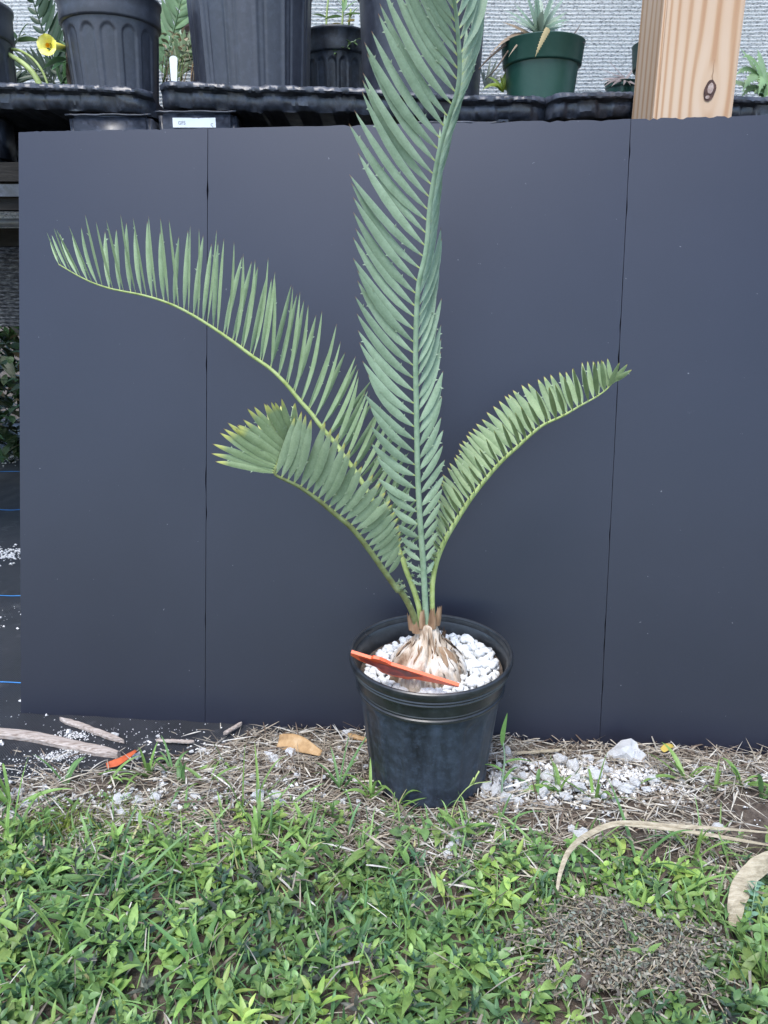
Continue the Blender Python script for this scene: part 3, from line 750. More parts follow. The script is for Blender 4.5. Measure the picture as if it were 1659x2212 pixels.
# ------------------------------------------------------------------ orange plant tag leaning in the pot
tgt = empty('plant_tag', P(880, 1440, -.10), 'orange red plastic plant tag lying tilted across the pot rim', 'plant tag')
A0, A1 = P(760, 1404, -.085), P(993, 1476, -.112)
ax = unit(A1-A0); Lt = np.linalg.norm(A1-A0)
dn = unit(np.array([0, math.cos(math.radians(46)), -math.sin(math.radians(46))])); dn = unit(dn-ax*np.dot(dn, ax)); nr = unit(np.cross(ax, dn))
out = [(0, 0), (.030, 0), (.033, -.006), (.042, -.0085), (.052, -.006), (.060, -.0005), (Lt, 0), (Lt, .006), (.095, .030), (.090, .040), (.070, .046), (.050, .046), (.044, .040), (.040, .030), (.012, .022), (0, .012)]
th = .0046
V = [A0+ax*u+dn*v for u, v in out]+[A0+ax*u+dn*v-nr*th for u, v in out]
k = len(out); F = [list(range(k))[::-1], [k+i for i in range(k)]]+[[i, (i+1) % k, k+(i+1) % k, k+i] for i in range(k)]
mk('tag_plate', V, F, m_orange, tgt, smooth=False)
ins = [(.012, .006), (.085, .004), (.110, .006), (.088, .026), (.066, .040), (.052, .038), (.044, .028), (.016, .018)]
sg = 1 if nr[1] < 0 else -1
V = [A0+ax*u+dn*v+(nr*.0005 if sg > 0 else -nr*(th+.0005)) for u, v in ins]
mk('printed_face', V, [list(range(len(ins)))], m_tagface, tgt, smooth=False)

# ------------------------------------------------------------------ wood post
PY = .345
pL, pR = P(1399, 256, PY), P(1569, 256, PY)
pw = pR[0]-pL[0]; pcx = (pL[0]+pR[0])/2
post = empty('wood_post', (pcx, PY+pw/2, gz(pcx, PY)), 'square pale pine post with a dark knot rising behind the board', 'post')
kn = P(1519, 196, PY)
def post_material():
    m, nt, b = newmat('pine_post')
    tc = N(nt, 'ShaderNodeTexCoord'); sx = N(nt, 'ShaderNodeSeparateXYZ'); nt.links.new(tc.outputs['Object'], sx.inputs[0])
    def math_(op, a, b_=None):
        q = N(nt, 'ShaderNodeMath', operation=op)
        for i, v in enumerate((a, b_)):
            if v is None: continue
            if hasattr(v, 'is_linked'): nt.links.new(v, q.inputs[i])
            else: q.inputs[i].default_value = v
        return q.outputs[0]
    kx, kz = kn[0]-pcx, kn[2]-gz(pcx, PY)
    dx = math_('SUBTRACT', sx.outputs[0], kx); dz = math_('MULTIPLY', math_('SUBTRACT', sx.outputs[2], kz), .42)
    r2 = math_('ADD', math_('MULTIPLY', dx, dx), math_('MULTIPLY', dz, dz))
    g = math_('POWER', 2.718, math_('MULTIPLY', r2, -1/(.026**2)))
    push = math_('MULTIPLY', math_('MULTIPLY', dx, g), -.72)
    lowf = noise_tex(nt, 3.0, 3, .5, 'Object', (1, 1, .12)); 
    u = math_('ADD', math_('ADD', sx.outputs[0], push), math_('MULTIPLY', math_('SUBTRACT', lowf, .5), .055))
    un = math_('ADD', math_('DIVIDE', u, pw), .5)                     # 0..1 across
    ph = math_('MULTIPLY', math_('POWER', math_('MAXIMUM', un, .001), .55), 46.)
    ph = math_('ADD', ph, math_('MULTIPLY', sx.outputs[1], 240.))
    s = math_('ADD', math_('MULTIPLY', math_('SINE', ph), .5), .5)
    s2 = math_('ADD', s, math_('MULTIPLY', math_('SUBTRACT', noise_tex(nt, 40, 4, .6, 'Object', (4, 4, .15)), .5), .5))
    c = ramp(nt, s2, [(.15, (.56, .43, .315)), (.60, (.54, .395, .275)), (.88, (.455, .295, .175)), (1., (.42, .25, .14))])
    blotch = ramp(nt, noise_tex(nt, 9, 3, .5, 'Object', (1, 1, .3)), [(.35, (1, .97, .95)), (.7, (.92, .82, .74))])
    c = mixc(nt, 1., c, blotch, 'MULTIPLY')
    kr = ramp(nt, math_('POWER', r2, .5), [(.0125, (1,)*3), (.0200, (0,)*3)])
    c = mixc(nt, kr, c, (.52, .36, .24))
    nt.links.new(c, b.inputs['Base Color']); b.inputs['Roughness'].default_value = .65
    bump(nt, b, s2, .12, .001)
    return m
m_post = post_material()
g0 = gz(pcx, PY)-.05
bm = bmesh.new(); bmesh.ops.create_cube(bm, size=1)
for v in bm.verts: v.co = Vector((v.co.x*pw, v.co.y*pw, (v.co.z+.5)*2.6-.05))
bmesh.ops.bevel(bm, geom=[e for e in bm.edges if abs(e.verts[0].co.z-e.verts[1].co.z) > 1], offset=.005, segments=3, affect='EDGES')
me = bpy.data.meshes.new('shaft'); bm.to_mesh(me); bm.free(); me.materials.append(m_post)
o = bpy.data.objects.new('shaft', me); scene.collection.objects.link(o); o.parent = post
post.rotation_euler = (0, math.radians(.55), 0)
m_knot = M_noise('dark_knot', [(.30, (.03, .015, .012)), (.50, (.09, .045, .035)), (.75, (.20, .11, .08))], 55, 5, .6, .5, .002, .3)
kl = kn-np.array([pcx, PY+pw/2, gz(pcx, PY)])
kv = [[kl[0], -pw/2-.0016, kl[2]]]
for i in range(22):
    a = 2*math.pi*i/22; rr = 1+.14*noise.noise(Vector((math.cos(a)*1.6, math.sin(a)*1.6, 2)))
    kv.append([kl[0]+.0098*rr*math.cos(a)+.002*math.sin(a), -pw/2-.0010, kl[2]+.0162*rr*math.sin(a)])
me = bpy.data.meshes.new('knot'); me.from_pydata(kv, [], [[0, 1+i, 1+(i+1) % 22] for i in range(22)]); me.materials.append(m_knot)
o = bpy.data.objects.new('knot', me); scene.collection.objects.link(o); o.parent = post
cp = [(kl[0]+.0020+.0014*n2(q, 1, .9), kl[2]+.014+.0055*q) for q in np.linspace(0, 6, 18)]
cv = []
for i, (x, z) in enumerate(cp):
    w = .0008*(1-i/18)+.00008; cv += [[x-w, -pw/2-.0006, z], [x+w, -pw/2-.0006, z]]
me = bpy.data.meshes.new('drying_crack'); me.from_pydata(cv, [], grid_faces(18, 2)); me.materials.append(m_husk)
o = bpy.data.objects.new('drying_crack', me); scene.collection.objects.link(o); o.parent = post
m_core = M_noise('knot_core', [(.3, (.20, .12, .10)), (.6, (.42, .32, .28)), (.8, (.55, .46, .42))], 90, 5, .7, .5, .002, .3)
for (ox, oz, sx_, sz_) in ((.0006, .0034, .0050, .0086), (-.0030, -.0098, .0036, .0026)):
    pv = [[kl[0]+ox+sx_*(1+.25*noise.noise(Vector((i*.9, ox*900, 1))))*math.cos(a)+.12*sz_*math.sin(a), -pw/2-.0021, kl[2]+oz+sz_*(1+.2*noise.noise(Vector((i*.8, oz*900, 4))))*math.sin(a)] for i, a in enumerate(np.linspace(0, 2*math.pi, 12)[:-1])]
    me = bpy.data.meshes.new('knot_core'); me.from_pydata(pv, [], [list(range(11))]); me.materials.append(m_core)
    o = bpy.data.objects.new('knot_core', me); scene.collection.objects.link(o); o.parent = post

# ------------------------------------------------------------------ bench with black plastic pallets
BY = .475
def pallet(name, lip, label, feet, group, step=None):
    lip3 = np.array([P(x, y, BY+dy) for x, y, dy in lip])
    xs_ = np.linspace(lip3[0, 0], lip3[-1, 0], max(30, int((lip3[-1, 0]-lip3[0, 0])/.003)))
    z = np.interp(xs_, lip3[:, 0], lip3[:, 2]); Y = np.interp(xs_, lip3[:, 0], lip3[:, 1])
    root = empty(name, (xs_.mean(), Y.mean()+.2, z.mean()-.06), label, 'pallet', group)
    # profile: y offset from the face, z below the lip
    pf = [(.46, -.013), (.05, -.013), (.016, -.012), (.008, -.006), (.003, -.001), (-.003, 0), (-.007, -.003), (-.008, -.008), (-.006, -.011), (.002, -.0125), (.004, -.016), (.003, -.022), (.004, -.031), (.008, -.0375), (.014, -.0405), (.46, -.0405)]
    V = []
    Ltot = xs_[-1]-xs_[0]
    for i, x in enumerate(xs_):
        e = min(x-xs_[0], xs_[-1]-x); rnd = .030*(1-min(1, e/.030))**2
        rb_ = math.sin((x+.02*n2(x, 5, 4))*2*math.pi/.066); rib = .005/(1+math.exp(-9*(rb_-.3)))
        for j, (yo, zo) in enumerate(pf):
            wob = .0014*n2(x, j*.7, 30)+.0016*n2(x, j*2.3, 140)
            yy = yo+(rnd if yo < .2 else 0)+((rib+.003*n2(x, j*.3, 15)) if 9 < j < 14 else 0)+(.0020*n2(x, j*.4, 60) if 4 <= j <= 9 else 0)
            V.append([x, Y[i]+yy, z[i]+zo+(wob if yo < .2 else 0)])
    m = len(pf); F = [[i*m+k, i*m+k+1, (i+1)*m+k+1, (i+1)*m+k] for i in range(len(xs_)-1) for k in range(m-1)]
    F += [list(range(m)), [(len(xs_)-1)*m+k for k in range(m)][::-1]]
    F += [[i*m, (i+1)*m, (i+1)*m+m-1, i*m+m-1] for i in range(len(xs_)-1)]
    sharpen(mk('deck', V, F, m_pallet, root), 40)
    for (px0, px1) in feet:
        a = P(px0, 245, BY+.012)[0]; b = P(px1, 245, BY+.012)[0]
        zt = np.interp((a+b)/2, xs_, z)-.0400
        for yb in (BY+.014, BY+.22, BY+.40):
            bm = bmesh.new(); bmesh.ops.create_cube(bm, size=1)
            for v in bm.verts:
                tp = v.co.z > 0
                v.co = Vector(((a+b)/2+v.co.x*(b-a)*(1 if tp else .97), yb+.05+v.co.y*.10, zt-.045+v.co.z*.09))
            bmesh.ops.bevel(bm, geom=[e for e in bm.edges], offset=.010, segments=4, affect='EDGES')
            Vv = np.array([v.co for v in bm.verts]); Ff = [[v.index for v in f.verts] for f in bm.faces]; bm.free()
            mk('foot', Vv, Ff, m_pallet, root)
            zz = zt-.006
            pts = [[a-.002+(b-a+.004)*q/16, yb-.003+.002*n2(q, 3, .9), zz+.0015*n2(q, 1, .7)] for q in range(17)]
            V2, F2 = tube(pts, .0022, 6); mk('foot_flange', V2, F2, m_pallet, root)
    return root, lambda x: float(np.interp(x, xs_, z))
GP = 'black plastic pallets on the bench'
pal1, z1f = pallet('plastic_pallet', [(-420, 176, 0), (0, 179, 0), (200, 184, 0), (322, 192, 0)], 'black plastic pallet under the fluted pot and the yellow flowered plant', [(-200, -20), (143, 324)], GP)
pal2, z2f = pallet('plastic_pallet', [(337, 174, -.005), (480, 181, 0), (560, 188, .0), (572, 184, .0), (760, 190, .005), (1000, 206, .01), (1188, 208, .01)], 'long black plastic pallet under the big ribbed pot with a white sticker on its foot', [(338, 508), (900, 1080)], GP)
pal3, z3f = pallet('plastic_pallet', [(1184, 203, .004), (1230, 200, .004), (1360, 199, .01), (1700, 212, .015), (1990, 216, .015)], 'black plastic pallet running behind the pine post', [(1400, 1560), (1800, 1960)], GP)
# lower stack that carries the pallets: bench slats, frame, legs
xa, xb = P(-420, 300, BY)[0], P(1990, 300, BY)[0]
zf = z2f(P(420, 200, BY)[0])-.0400-.09
bench = empty('bench', ((xa+xb)/2, BY+.25, gz(0, .6)), 'dark timber and pipe bench carrying the pallets behind the board', 'bench')
for k in range(5):
    y0 = BY+.02+k*.10
    V, F = box((xa, y0, zf-.035), (xb, y0+.07, zf-.001)); mk('slat', V, F, m_darkwood, bench, smooth=False)
V, F = box((xa, BY+.03, zf-.085), (xb, BY+.06, zf-.036)); mk('rail', V, F, m_darkwood, bench, smooth=False)
zp = P(20, 388, BY+.05)[2]
V, F = tube([[xa, BY+.05, zp], [xb, BY+.05, zp]], .0085, 14); mk('pipe', V, F, m_pipe, bench)
V, F = box((xa, BY+.02, zp-.034), (xb, BY+.05, zp-.012)); mk('lower_rail', V, F, m_pallet, bench, smooth=False)
zp2 = P(20, 482, BY+.30)[2]
V, F = tube([[xa, BY+.30, zp2], [xb, BY+.30, zp2]], .009, 12); mk('pipe', V, F, m_pipe, bench)
V, F = box((xa, BY+.28, zp2-.05), (xb, BY+.33, zp2-.012)); mk('back_rail', V, F, m_darkwood, bench, smooth=False)
for x in (-1.35, -.25, .55, 1.2):
    for y in (BY+.065, BY+.44):
        V, F = box((x, y, gz(x, y)-.02), (x+.06, y+.045, zf-.036)); mk('leg', V, F, m_darkwood, bench, smooth=False)
# sticker on the pallet foot
s0, s1 = P(372, 254, BY+.011), P(466, 275, BY+.011)
st = empty('sticker', s0, 'torn white paper sticker reading GFS on the pallet foot', 'sticker')
pts = []
for t in np.linspace(0, 1, 24): pts.append([s0[0]+(s1[0]-s0[0])*t, BY+.0125, s0[2]-(.0022*abs(n2(t*9, 4, 1.)) if .4 < t < .95 else 0)])
for t in np.linspace(1, 0, 6): pts.append([s0[0]+(s1[0]-s0[0])*t, BY+.0125, s1[2]])
mk('paper', pts, [list(range(len(pts)))], m_white, st, smooth=False)
def text_part(body, size, loc, parent, mat, name):
    cu = bpy.data.curves.new(name, 'FONT'); cu.body = body; cu.size = size
    to = bpy.data.objects.new('tmp', cu); scene.collection.objects.link(to)
    bpy.context.view_layer.update()
    me = bpy.data.meshes.new_from_object(to.evaluated_get(bpy.context.evaluated_depsgraph_get()))
    bpy.data.objects.remove(to)
    V = np.array([[v.co.x, -v.co.z, v.co.y] for v in me.vertices])+np.array(loc)
    F = [list(p.vertices) for p in me.polygons]
    mk(name, V, F, mat, parent, smooth=False)
text_part('GFS', .0085, (P(381, 266, BY)[0], BY+.0120, P(381, 266, BY)[2]), st, m_labelink, 'lettering')
text_part('C', .0075, (P(452, 270, BY)[0], BY+.0120, P(452, 270, BY)[2]), st, m_labelink, 'lettering')

# ------------------------------------------------------------------ pots on the pallets
def pot_on(name, pxc, halfpx, pxtop, ytop, Yc, zb, mat, label, cat='plant pot', style='arch', nfl=16, rim=True, rot=0.):
    """pxc/halfpx: centre and half width at the base, pxtop: half width at the top row ytop"""
    c = P(pxc, 190, Yc)
    base = np.array([c[0], Yc, zb])
    r0 = halfpx*mpp(base)
    topc = P(pxc, ytop, Yc)
    r1 = pxtop*mpp(topc); h = P(pxc, ytop, Yc-r1)[2]-zb
    root = empty(name, base, label, cat)
    zs = np.linspace(0, h, 60); pr = [(r0*.8, .0), (r0*.97, .001)]+[(r0+(r1-r0)*z/h, z+.004) for z in zs]
    if style == 'arch':
        am = arch_mod(nfl, .0026, -1, h*.93, .74); mod = lambda i, a, r, z: am(i, a+rot, r, z)
    elif style == 'ribs':
        def mod(i, a, r, z):
            u = ((a+rot)/(2*math.pi/nfl)) % 1
            q = min(abs(u-.5), 1)
            return .0034*max(0, 1-q/.10) - .0022*max(0, 1-abs(u-.80)/.06)
    else: mod = None
    seg = 320 if style == 'ribs' else 256
    V, F = lathe(pr, seg, base, mod); F.append(list(range(seg))[::-1])
    mk('body', V, F, mat, root)
    if rim:
        e = r1*.035+.002; rh = rim if not isinstance(rim, bool) else .030
        rr = [(r1, h), (r1+e*.8, h+.001), (r1+e, h+.004), (r1+e*.9, h+rh*.4), (r1+e*1.1, h+rh*.85), (r1+e*1.6, h+rh*.9), (r1+e*1.7, h+rh), (r1+e, h+rh), (r1-.001, h+rh*.8), (r1-.002, h)]
        V, F = lathe(rr, 96, base); mk('rim', V, F, mat, root)
        ht = h+rh
    else: ht = h
    rs_ = r0+(r1-r0)*(ht-.034)/h-.004 if not rim else r1-.004
    V = [[base[0], base[1], zb+ht-.025]]+[[base[0]+rs_*math.cos(a), base[1]+rs_*math.sin(a), zb+ht-.03] for a in np.linspace(0, 2*math.pi, 33)[:-1]]
    mk('potting_soil', V, [[0, 1+i, 1+(i+1) % 32] for i in range(32)], m_soil, root)
    return root, base, r1, zb+ht
zd = lambda f, px: f(P(px, 190, BY)[0])-.013
pot_on('nursery_pot', 251, 86, 100, 30, .60, zd(z1f, 250), m_pot2, 'black fluted nursery pot standing beside the yellow flower', nfl=14, rim=.045, rot=.22)
pot_on('nursery_pot', -75, 104, 106, 55, .60, zd(z1f, -75), m_pot2, 'black fluted nursery pot standing at the far pallet end', nfl=14, rim=.06, rot=.1)
pot_on('nursery_pot', 546, 115, 133, -60, .625, zd(z2f, 546), m_pot2, 'large black nursery pot with vertical ribs standing on the long pallet', style='ribs', nfl=13, rim=.05, rot=.12)
pot_on('nursery_pot', 728, 60, 66, 108, .80, zd(z2f, 728), m_pot, 'small black fluted pot of seedlings between the two large black pots', nfl=16, rim=.046, rot=.3)
pot_on('nursery_pot', 910, 122, 138, -60, .625, zd(z2f, 905), m_pot2, 'large smooth black pot partly hidden behind the tall cycad frond', style='plain', rim=.05)
gp, gb, gr_, gt = pot_on('green_pot', 1168, 66, 79, 117, .60, zd(z3f, 1190)-.006, m_green, 'dark green plastic pot holding a spiny rosette', style='plain', rim=False)
def green_rim(root, base, zb_, r1, h0, hh):
    rr = [(r1-.0005, h0), (r1+.0035, h0+.0005), (r1+.0046, h0+.003), (r1+.0085, h0+hh), (r1+.0095, h0+hh+.0015), (r1+.0080, h0+hh+.0022), (r1+.005, h0+hh), (r1+.001, h0+.008)]
    V, F = lathe(rr, 128, base); mk('rim', V, F, m_green, root)
green_rim(gp, gb, gb[2], gr_, gt-gb[2]-.006, .040)
g2, g2b, g2r, g2t = pot_on('green_pot', 1450, 66, 80, 120, .72, zd(z3f, 1430)-.004, m_green, 'dark green plastic pot mostly hidden behind the pine post', style='plain', rim=False)
green_rim(g2, g2b, g2b[2], g2r, g2t-g2b[2]-.006, .044)
pot_on('green_pot', 1345, 30, 34, 184, .88, zd(z3f, 1345)-.012, m_green, 'low green pot under the dry thorny plant beside the post', style='plain', rim=.012)
mr, mrb, mrr, mrt = pot_on('maroon_pot', 470, 50, 57, 92, .86, zd(z2f, 470), m_maroon, 'maroon plastic pot peeking out behind the large ribbed pot', style='plain', rim=.04)

# ------------------------------------------------------------------ shelf plants
def rosette(root, c, specs, colA, colB, mat, name='leaf', toothed=True):
    """specs: (px dx, px dy, depth dY, width px, sag px) tip offsets from the centre"""
    for (dx, dy, dY, w, sag) in specs:
        m_ = mpp(c); tip = c+np.array([dx*m_, dY, -dy*m_]); n_ = 12
        mid = (c+tip)/2+np.array([0, 0, sag*m_])
        path = np.array([(1-t)**2*c+2*t*(1-t)*mid+t*t*tip for t in np.linspace(0, 1, n_)])
        ws = [1.5*w*m_*(1-.15*t)*max(.04, (1-t**2.2)) for t in np.linspace(0, 1, n_)]
        V, F = strip(path, ws, unit(np.array([U(-.2, .2)-.3*np.sign(dx), -.75, .65])))
        V = list(V); f_ = list(F)
        if toothed:
            for i in range(1, n_-2):
                for s_ in (0, 2):
                    e = V[i*3+s_]; d = unit(e-V[i*3+1])*w*m_*.22; t_ = unit(path[i+1]-path[i])*w*m_*.18
                    b0 = len(V); V += [e-t_, e+d+t_*.5, e+t_]; f_.append([b0, b0+1, b0+2])
        tt = U(0, 1); col = np.array(colA)*(1-tt)+np.array(colB)*tt
        mk(name, V, f_, mat, root, col=np.tile(col, (len(V), 1)))
# silvery spiny rosette in the green pot
cc = P(1162, 84, .60)
rz = empty('spiny_rosette', cc, 'grey green spiny rosette growing in the dark green pot', 'succulent')
cc = P(1164, 74, .58)
rosette(rz, cc, [(-78, -38, -.02, 10, 12), (-55, -62, .01, 9, 6), (-35, -80, -.01, 11, 4), (-12, -95, .0, 12, 2), (8, -70, .02, 12, 2), (38, -98, .01, 9, -4), (48, -64, -.02, 11, 6), (62, -46, .01, 10, 8), (-50, -16, -.03, 11, 10), (52, -10, -.05, 12, 14), (-28, -44, -.05, 12, 8), (20, -40, -.05, 11, 8), (70, -36, .04, 8, 4), (-64, -52, .05, 8, 4), (2, -112, .03, 10, 0), (26, -84, -.03, 10, 2), (-18, -60, -.04, 12, 2), (60, -22, .02, 8, 4), (44, -50, .05, 8, 2), (-6, -24, -.06, 13, 10)], (.22, .34, .24), (.38, .48, .40), m_bgplant)
rosette(rz, P(1150, 78, .58), [(-82, 30, -.02, 9, 26), (-100, 50, -.03, 6, 34), (-58, 55, -.05, 5, 20), (-70, -20, -.02, 9, 6)], (.28, .20, .13), (.40, .31, .22), m_bgplant, 'dry_leaf')
rosette(rz, P(1212, 84, .56), [(48, -40, .02, 5, -26), (60, 10, 0, 5, 6)], (.06, .045, .045), (.07, .05, .05), m_bgplant, 'dry_leaf')
rosette(rz, P(1184, 62, .500), [(-26, 56, -.004, 8, 6)], (.60, .45, .22), (.62, .5, .26), m_bgplant, 'dry_leaf')
rosette(rz, P(1160, 50, .60), [(2, -70, .0, 9, 0)], (.05, .035, .03), (.06, .04, .03), m_bgplant, 'dead_leaf')
# dark arching dry stems off the green pot
ds = [P(1092, 96, .57), P(1072, 112, .56), P(1050, 132, .56), P(1034, 150, .56)]
V, F = tube(catmull(ds, 14), np.linspace(.003, .0008, 14), 6); mk('dead_stem', V, F, m_bark, rz)
ds = [P(1098, 110, .57), P(1070, 150, .56), P(1048, 172, .58)]
V, F = tube(catmull(ds, 14), np.linspace(.002, .0006, 14), 6); mk('dead_stem', V, F, m_bark, rz)
# yellow green succulent at the foot of the green pot
cc = P(1086, 196, .62)
ys_ = empty('small_succulent', cc, 'small yellow green succulent beside the foot of the green pot', 'succulent')
rosette(ys_, cc, [(-34, -26, 0, 9, 14), (-46, 4, -.02, 10, 22), (8, -42, 0, 14, 4), (-10, -20, -.03, 13, 6), (-30, -4, -.03, 9, 12), (4, -18, -.02, 12, 2)], (.34, .44, .06), (.22, .33, .10), m_bgplant, toothed=False)
cc = P(1050, 190, .72)
gs_ = empty('grass_succulent', cc, 'grey narrow leaved succulent behind the small yellow green one', 'succulent')
rosette(gs_, cc, [(-18, -50, 0, 6, 2), (24, -60, 0, 6, 4), (40, -44, 0, 6, 8), (50, -28, 0, 6, 10), (-8, -40, 0, 6, 0), (12, -70, .03, 5, 2), (34, -16, 0, 6, 8)], (.20, .26, .20), (.34, .36, .33), m_bgplant)
# aloe at the right end
cc = P(1654, 208, .545)
al = empty('aloe', cc, 'bright green toothed aloe beside the pine post', 'aloe')
rosette(al, cc, [(-74, -66, -.03, 20, 52), (-80, -34, -.02, 18, 60), (-66, 0, -.03, 20, 70), (-36, 8, -.04, 19, 62), (-98, -34, .02, 15, 20), (-30, -90, 0, 17, 20), (-60, -100, .02, 13, 22), (-54, 4, .0, 14, 40), (-36, 0, -.02, 13, 20), (30, -80, 0, 17, 30), (60, -20, -.02, 17, 40)], (.26, .42, .17), (.34, .48, .26), m_bgplant)
# dry thorny plant beside the post
cc = P(1352, 172, .86)
th_ = empty('thorny_plant', cc, 'dry spiny greyish plant sprawling over the low green pot', 'succulent')
rosette(th_, cc, [(-55, 22, -.03, 5, 14), (-48, 8, 0, 5, 12), (-40, 22, -.04, 6, 10), (-62, -22, 0, 3, 2), (-44, -40, 0, 3, 0), (-60, 4, 0, 3, 8), (-20, 24, -.06, 5, 4), (-4, 26, -.06, 4, 2), (8, 24, -.06, 4, 0), (-30, -8, 0, 5, 6), (20, -30, 0, 4, 0), (-52, -6, .02, 4, 4)], (.34, .27, .25), (.45, .38, .36), m_bgplant)
# dark cycad fronds behind the yellow flower
def small_frond(root, path_px, Y, nleaf, ll, w, col, side=(-1, 1), droop=0., name='frond'):
    pts = catmull([P(x, y, Y) for x, y in path_px], 40)
    V, F = tube(pts, np.linspace(.003, .001, 40), 6); col0 = np.array(col)
    fr = mk(name, V, F, m_bgplant, root, col=np.tile(col0*.8, (len(V), 1)))
    for k in range(nleaf):
        t = .12+.86*k/(nleaf-1); i = min(38, int(t*39)); tg = unit(pts[i+1]-pts[i])
        for s_ in side:
            lat = unit(np.cross(tg, [0, -1, .2]))*s_
            Lk = ll*(.55+.45*math.sin(math.pi*min(1, .15+t*.8)))
            tip = pts[i]+(lat*.62+tg*.72)*Lk+np.array([0, U(-.01, .01), -droop*Lk])
            V2, F2, A2 = leaflet_mesh(pts[i], tip, w, U(-.25, .25), .03*s_, teeth=0, seed=k)
            mk('leaflet', V2, F2, m_bgplant, fr, col=np.tile(col0*U(.75, 1.2), (len(V2), 1)))
cc = P(122, 184, .80)
dk = empty('dark_cycad', cc, 'dark green cycad fronds behind the yellow flower', 'cycad')
small_frond(dk, [(138, 180), (116, 130), (98, 80), (80, 30), (66, -20)], .80, 13, .075, .014, (.035, .075, .030), (1,))
small_frond(dk, [(138, 180), (116, 130), (98, 80), (80, 30), (66, -20)], .81, 9, .03, .010, (.035, .075, .030), (-1,))
small_frond(dk, [(132, 182), (150, 150), (176, 130), (215, 120)], .84, 12, .06, .010, (.035, .08, .03))
small_frond(dk, [(122, 186), (100, 160), (70, 150), (20, 150)], .86, 12, .06, .010, (.04, .07, .035))
small_frond(dk, [(130, 186), (140, 168), (160, 158), (190, 156)], .80, 10, .05, .009, (.045, .11, .03))
# plant with yellow trumpet flower
cc = P(150, 184, .60)
yf = empty('flowering_plant', cc, 'woody stemmed plant with one yellow trumpet flower', 'flowering plant')
V, F = tube(catmull([P(152, 186, .60), P(148, 160, .60), P(147, 130, .60), P(146, 112, .60), P(143, 104, .59)], 16), np.linspace(.005, .003, 16), 7); mk('stem', V, F, m_bark, yf)
V, F = tube(catmull([P(140, 102, .59), P(128, 100, .575), P(112, 99, .56)], 10), np.linspace(.003, .0085, 10), 10, False); fl = mk('flower', V, F, m_yellow, yf)
fc = P(104, 99, .555)
for k in range(5):
    a = 2*math.pi*k/5+.3; m_ = mpp(fc); d = np.array([math.cos(a), .0, math.sin(a)]); s_ = np.array([-math.sin(a), 0, math.cos(a)])
    V = []
    for i, t in enumerate(np.linspace(.28, 1, 7)):
        wv = [.40, .62, .82, .95, .92, .70, .28][i]
        for u in (-1, -.5, 0, .5, 1): V.append(fc+d*t*22*m_*(1-.06*u*u)+s_*u*wv*14*m_+np.array([0, -.004*(t-.3)*(1.4-t)*6+.006*(1-t)+.001*math.sin(3*u+k), 0]))
    mk('petal', V, grid_faces(7, 5), m_yellow, fl)
V = [fc+np.array([0, .012, 0])]+[fc+np.array([4.6*mpp(fc)*math.cos(a), -.0035, 4.6*mpp(fc)*math.sin(a)]) for a in np.linspace(0, 2*math.pi, 17)[:-1]]
mk('throat', V, [[0, 1+i, 1+(i+1) % 16] for i in range(16)], m_yellowc, fl)
def broad_leaves(root, specs, col, name='leaf'):
    for (px, py, Y, az, el, L, W) in specs:
        V, F, c_ = leaves([P(px, py, Y)], az, el, L, W, .25, .1, U(-.4, .4), 'ovate', 8, np.array([col])*U(.8, 1.15))
        mk(name, V, F, m_bgplant, root, col=c_)
broad_leaves(yf, [(143, 112, .59, 3.6, .2, .055, .032), (144, 128, .59, 3.4, -.2, .045, .026), (146, 104, .59, .3, .5, .035, .02), (147, 118, .6, -.6, .1, .035, .02), (140, 100, .61, 2.4, .8, .035, .014), (146, 135, .59, 4.2, -.3, .04, .022)], (.15, .28, .13))
# yellow green arching stalks at the left
cc = P(95, 184, .58)
stl = empty('arching_stalks', cc, 'thick yellow green stalks arching out from behind the end pot', 'plant')
V, F = tube(catmull([P(20, 118, .60), P(46, 134, .58), P(66, 152, .57), P(80, 172, .57), P(88, 190, .57)], 20), np.linspace(.0042, .0062, 20), 9); mk('stalk', V, F, m_stemy, stl)
V, F = tube(catmull([P(20, 106, .62), P(44, 110, .60), P(72, 128, .585), P(92, 155, .58), P(106, 190, .58)], 20), np.linspace(.0028, .0022, 20), 8); mk('stalk', V, F, m_stemy, stl)
broad_leaves(stl, [(34, 96, .66, 1.2, .9, .05, .022), (38, 90, .66, .2, .3, .05, .02), (34, 84, .66, 2.6, .9, .045, .02), (40, 84, .66, .6, 1.1, .05, .018)], (.16, .28, .10))
# tags standing among the pots
def plant_label(px, py0, py1, w, Y, lean, label):
    a, b = P(px, py1, Y), P(px+lean, py0, Y); m_ = mpp(a); W_ = np.array([w*m_*.5, 0, 0])
    pts = [a-W_*.72, a+W_*.72, b+W_-np.array([0, 0, .006])]+[b+W_*math.cos(q)+np.array([0, 0, .005*math.sin(q)-.006+.0]) for q in np.linspace(.3, 2.84, 6)]+[b-W_-np.array([0, 0, .006])]
    n_ = len(pts); V = pts+[p+np.array([0, .0015, 0]) for p in pts]
    F = [list(range(n_)), [n_+i for i in range(n_)][::-1]]+[[i, (i+1) % n_, n_+(i+1) % n_, n_+i] for i in range(n_)]
    tag(mk('plant_label', V, F, m_white, origin=a, smooth=False), label, 'plant label')
plant_label(376, 119, 180, 17, .56, -2, 'white rounded plant label standing among the stems beside the ribbed pot')
plant_label(160, 118, 190, 15, .60, -6, 'white plant label standing against the fluted pot by the flower')
plant_label(768, 30, 80, 10, .76, 3, 'white plant label standing in the small seedling pot')
plant_label(1208, 40, 74, 7, .66, 1, 'small pale blue plant label behind the spiny rosette')
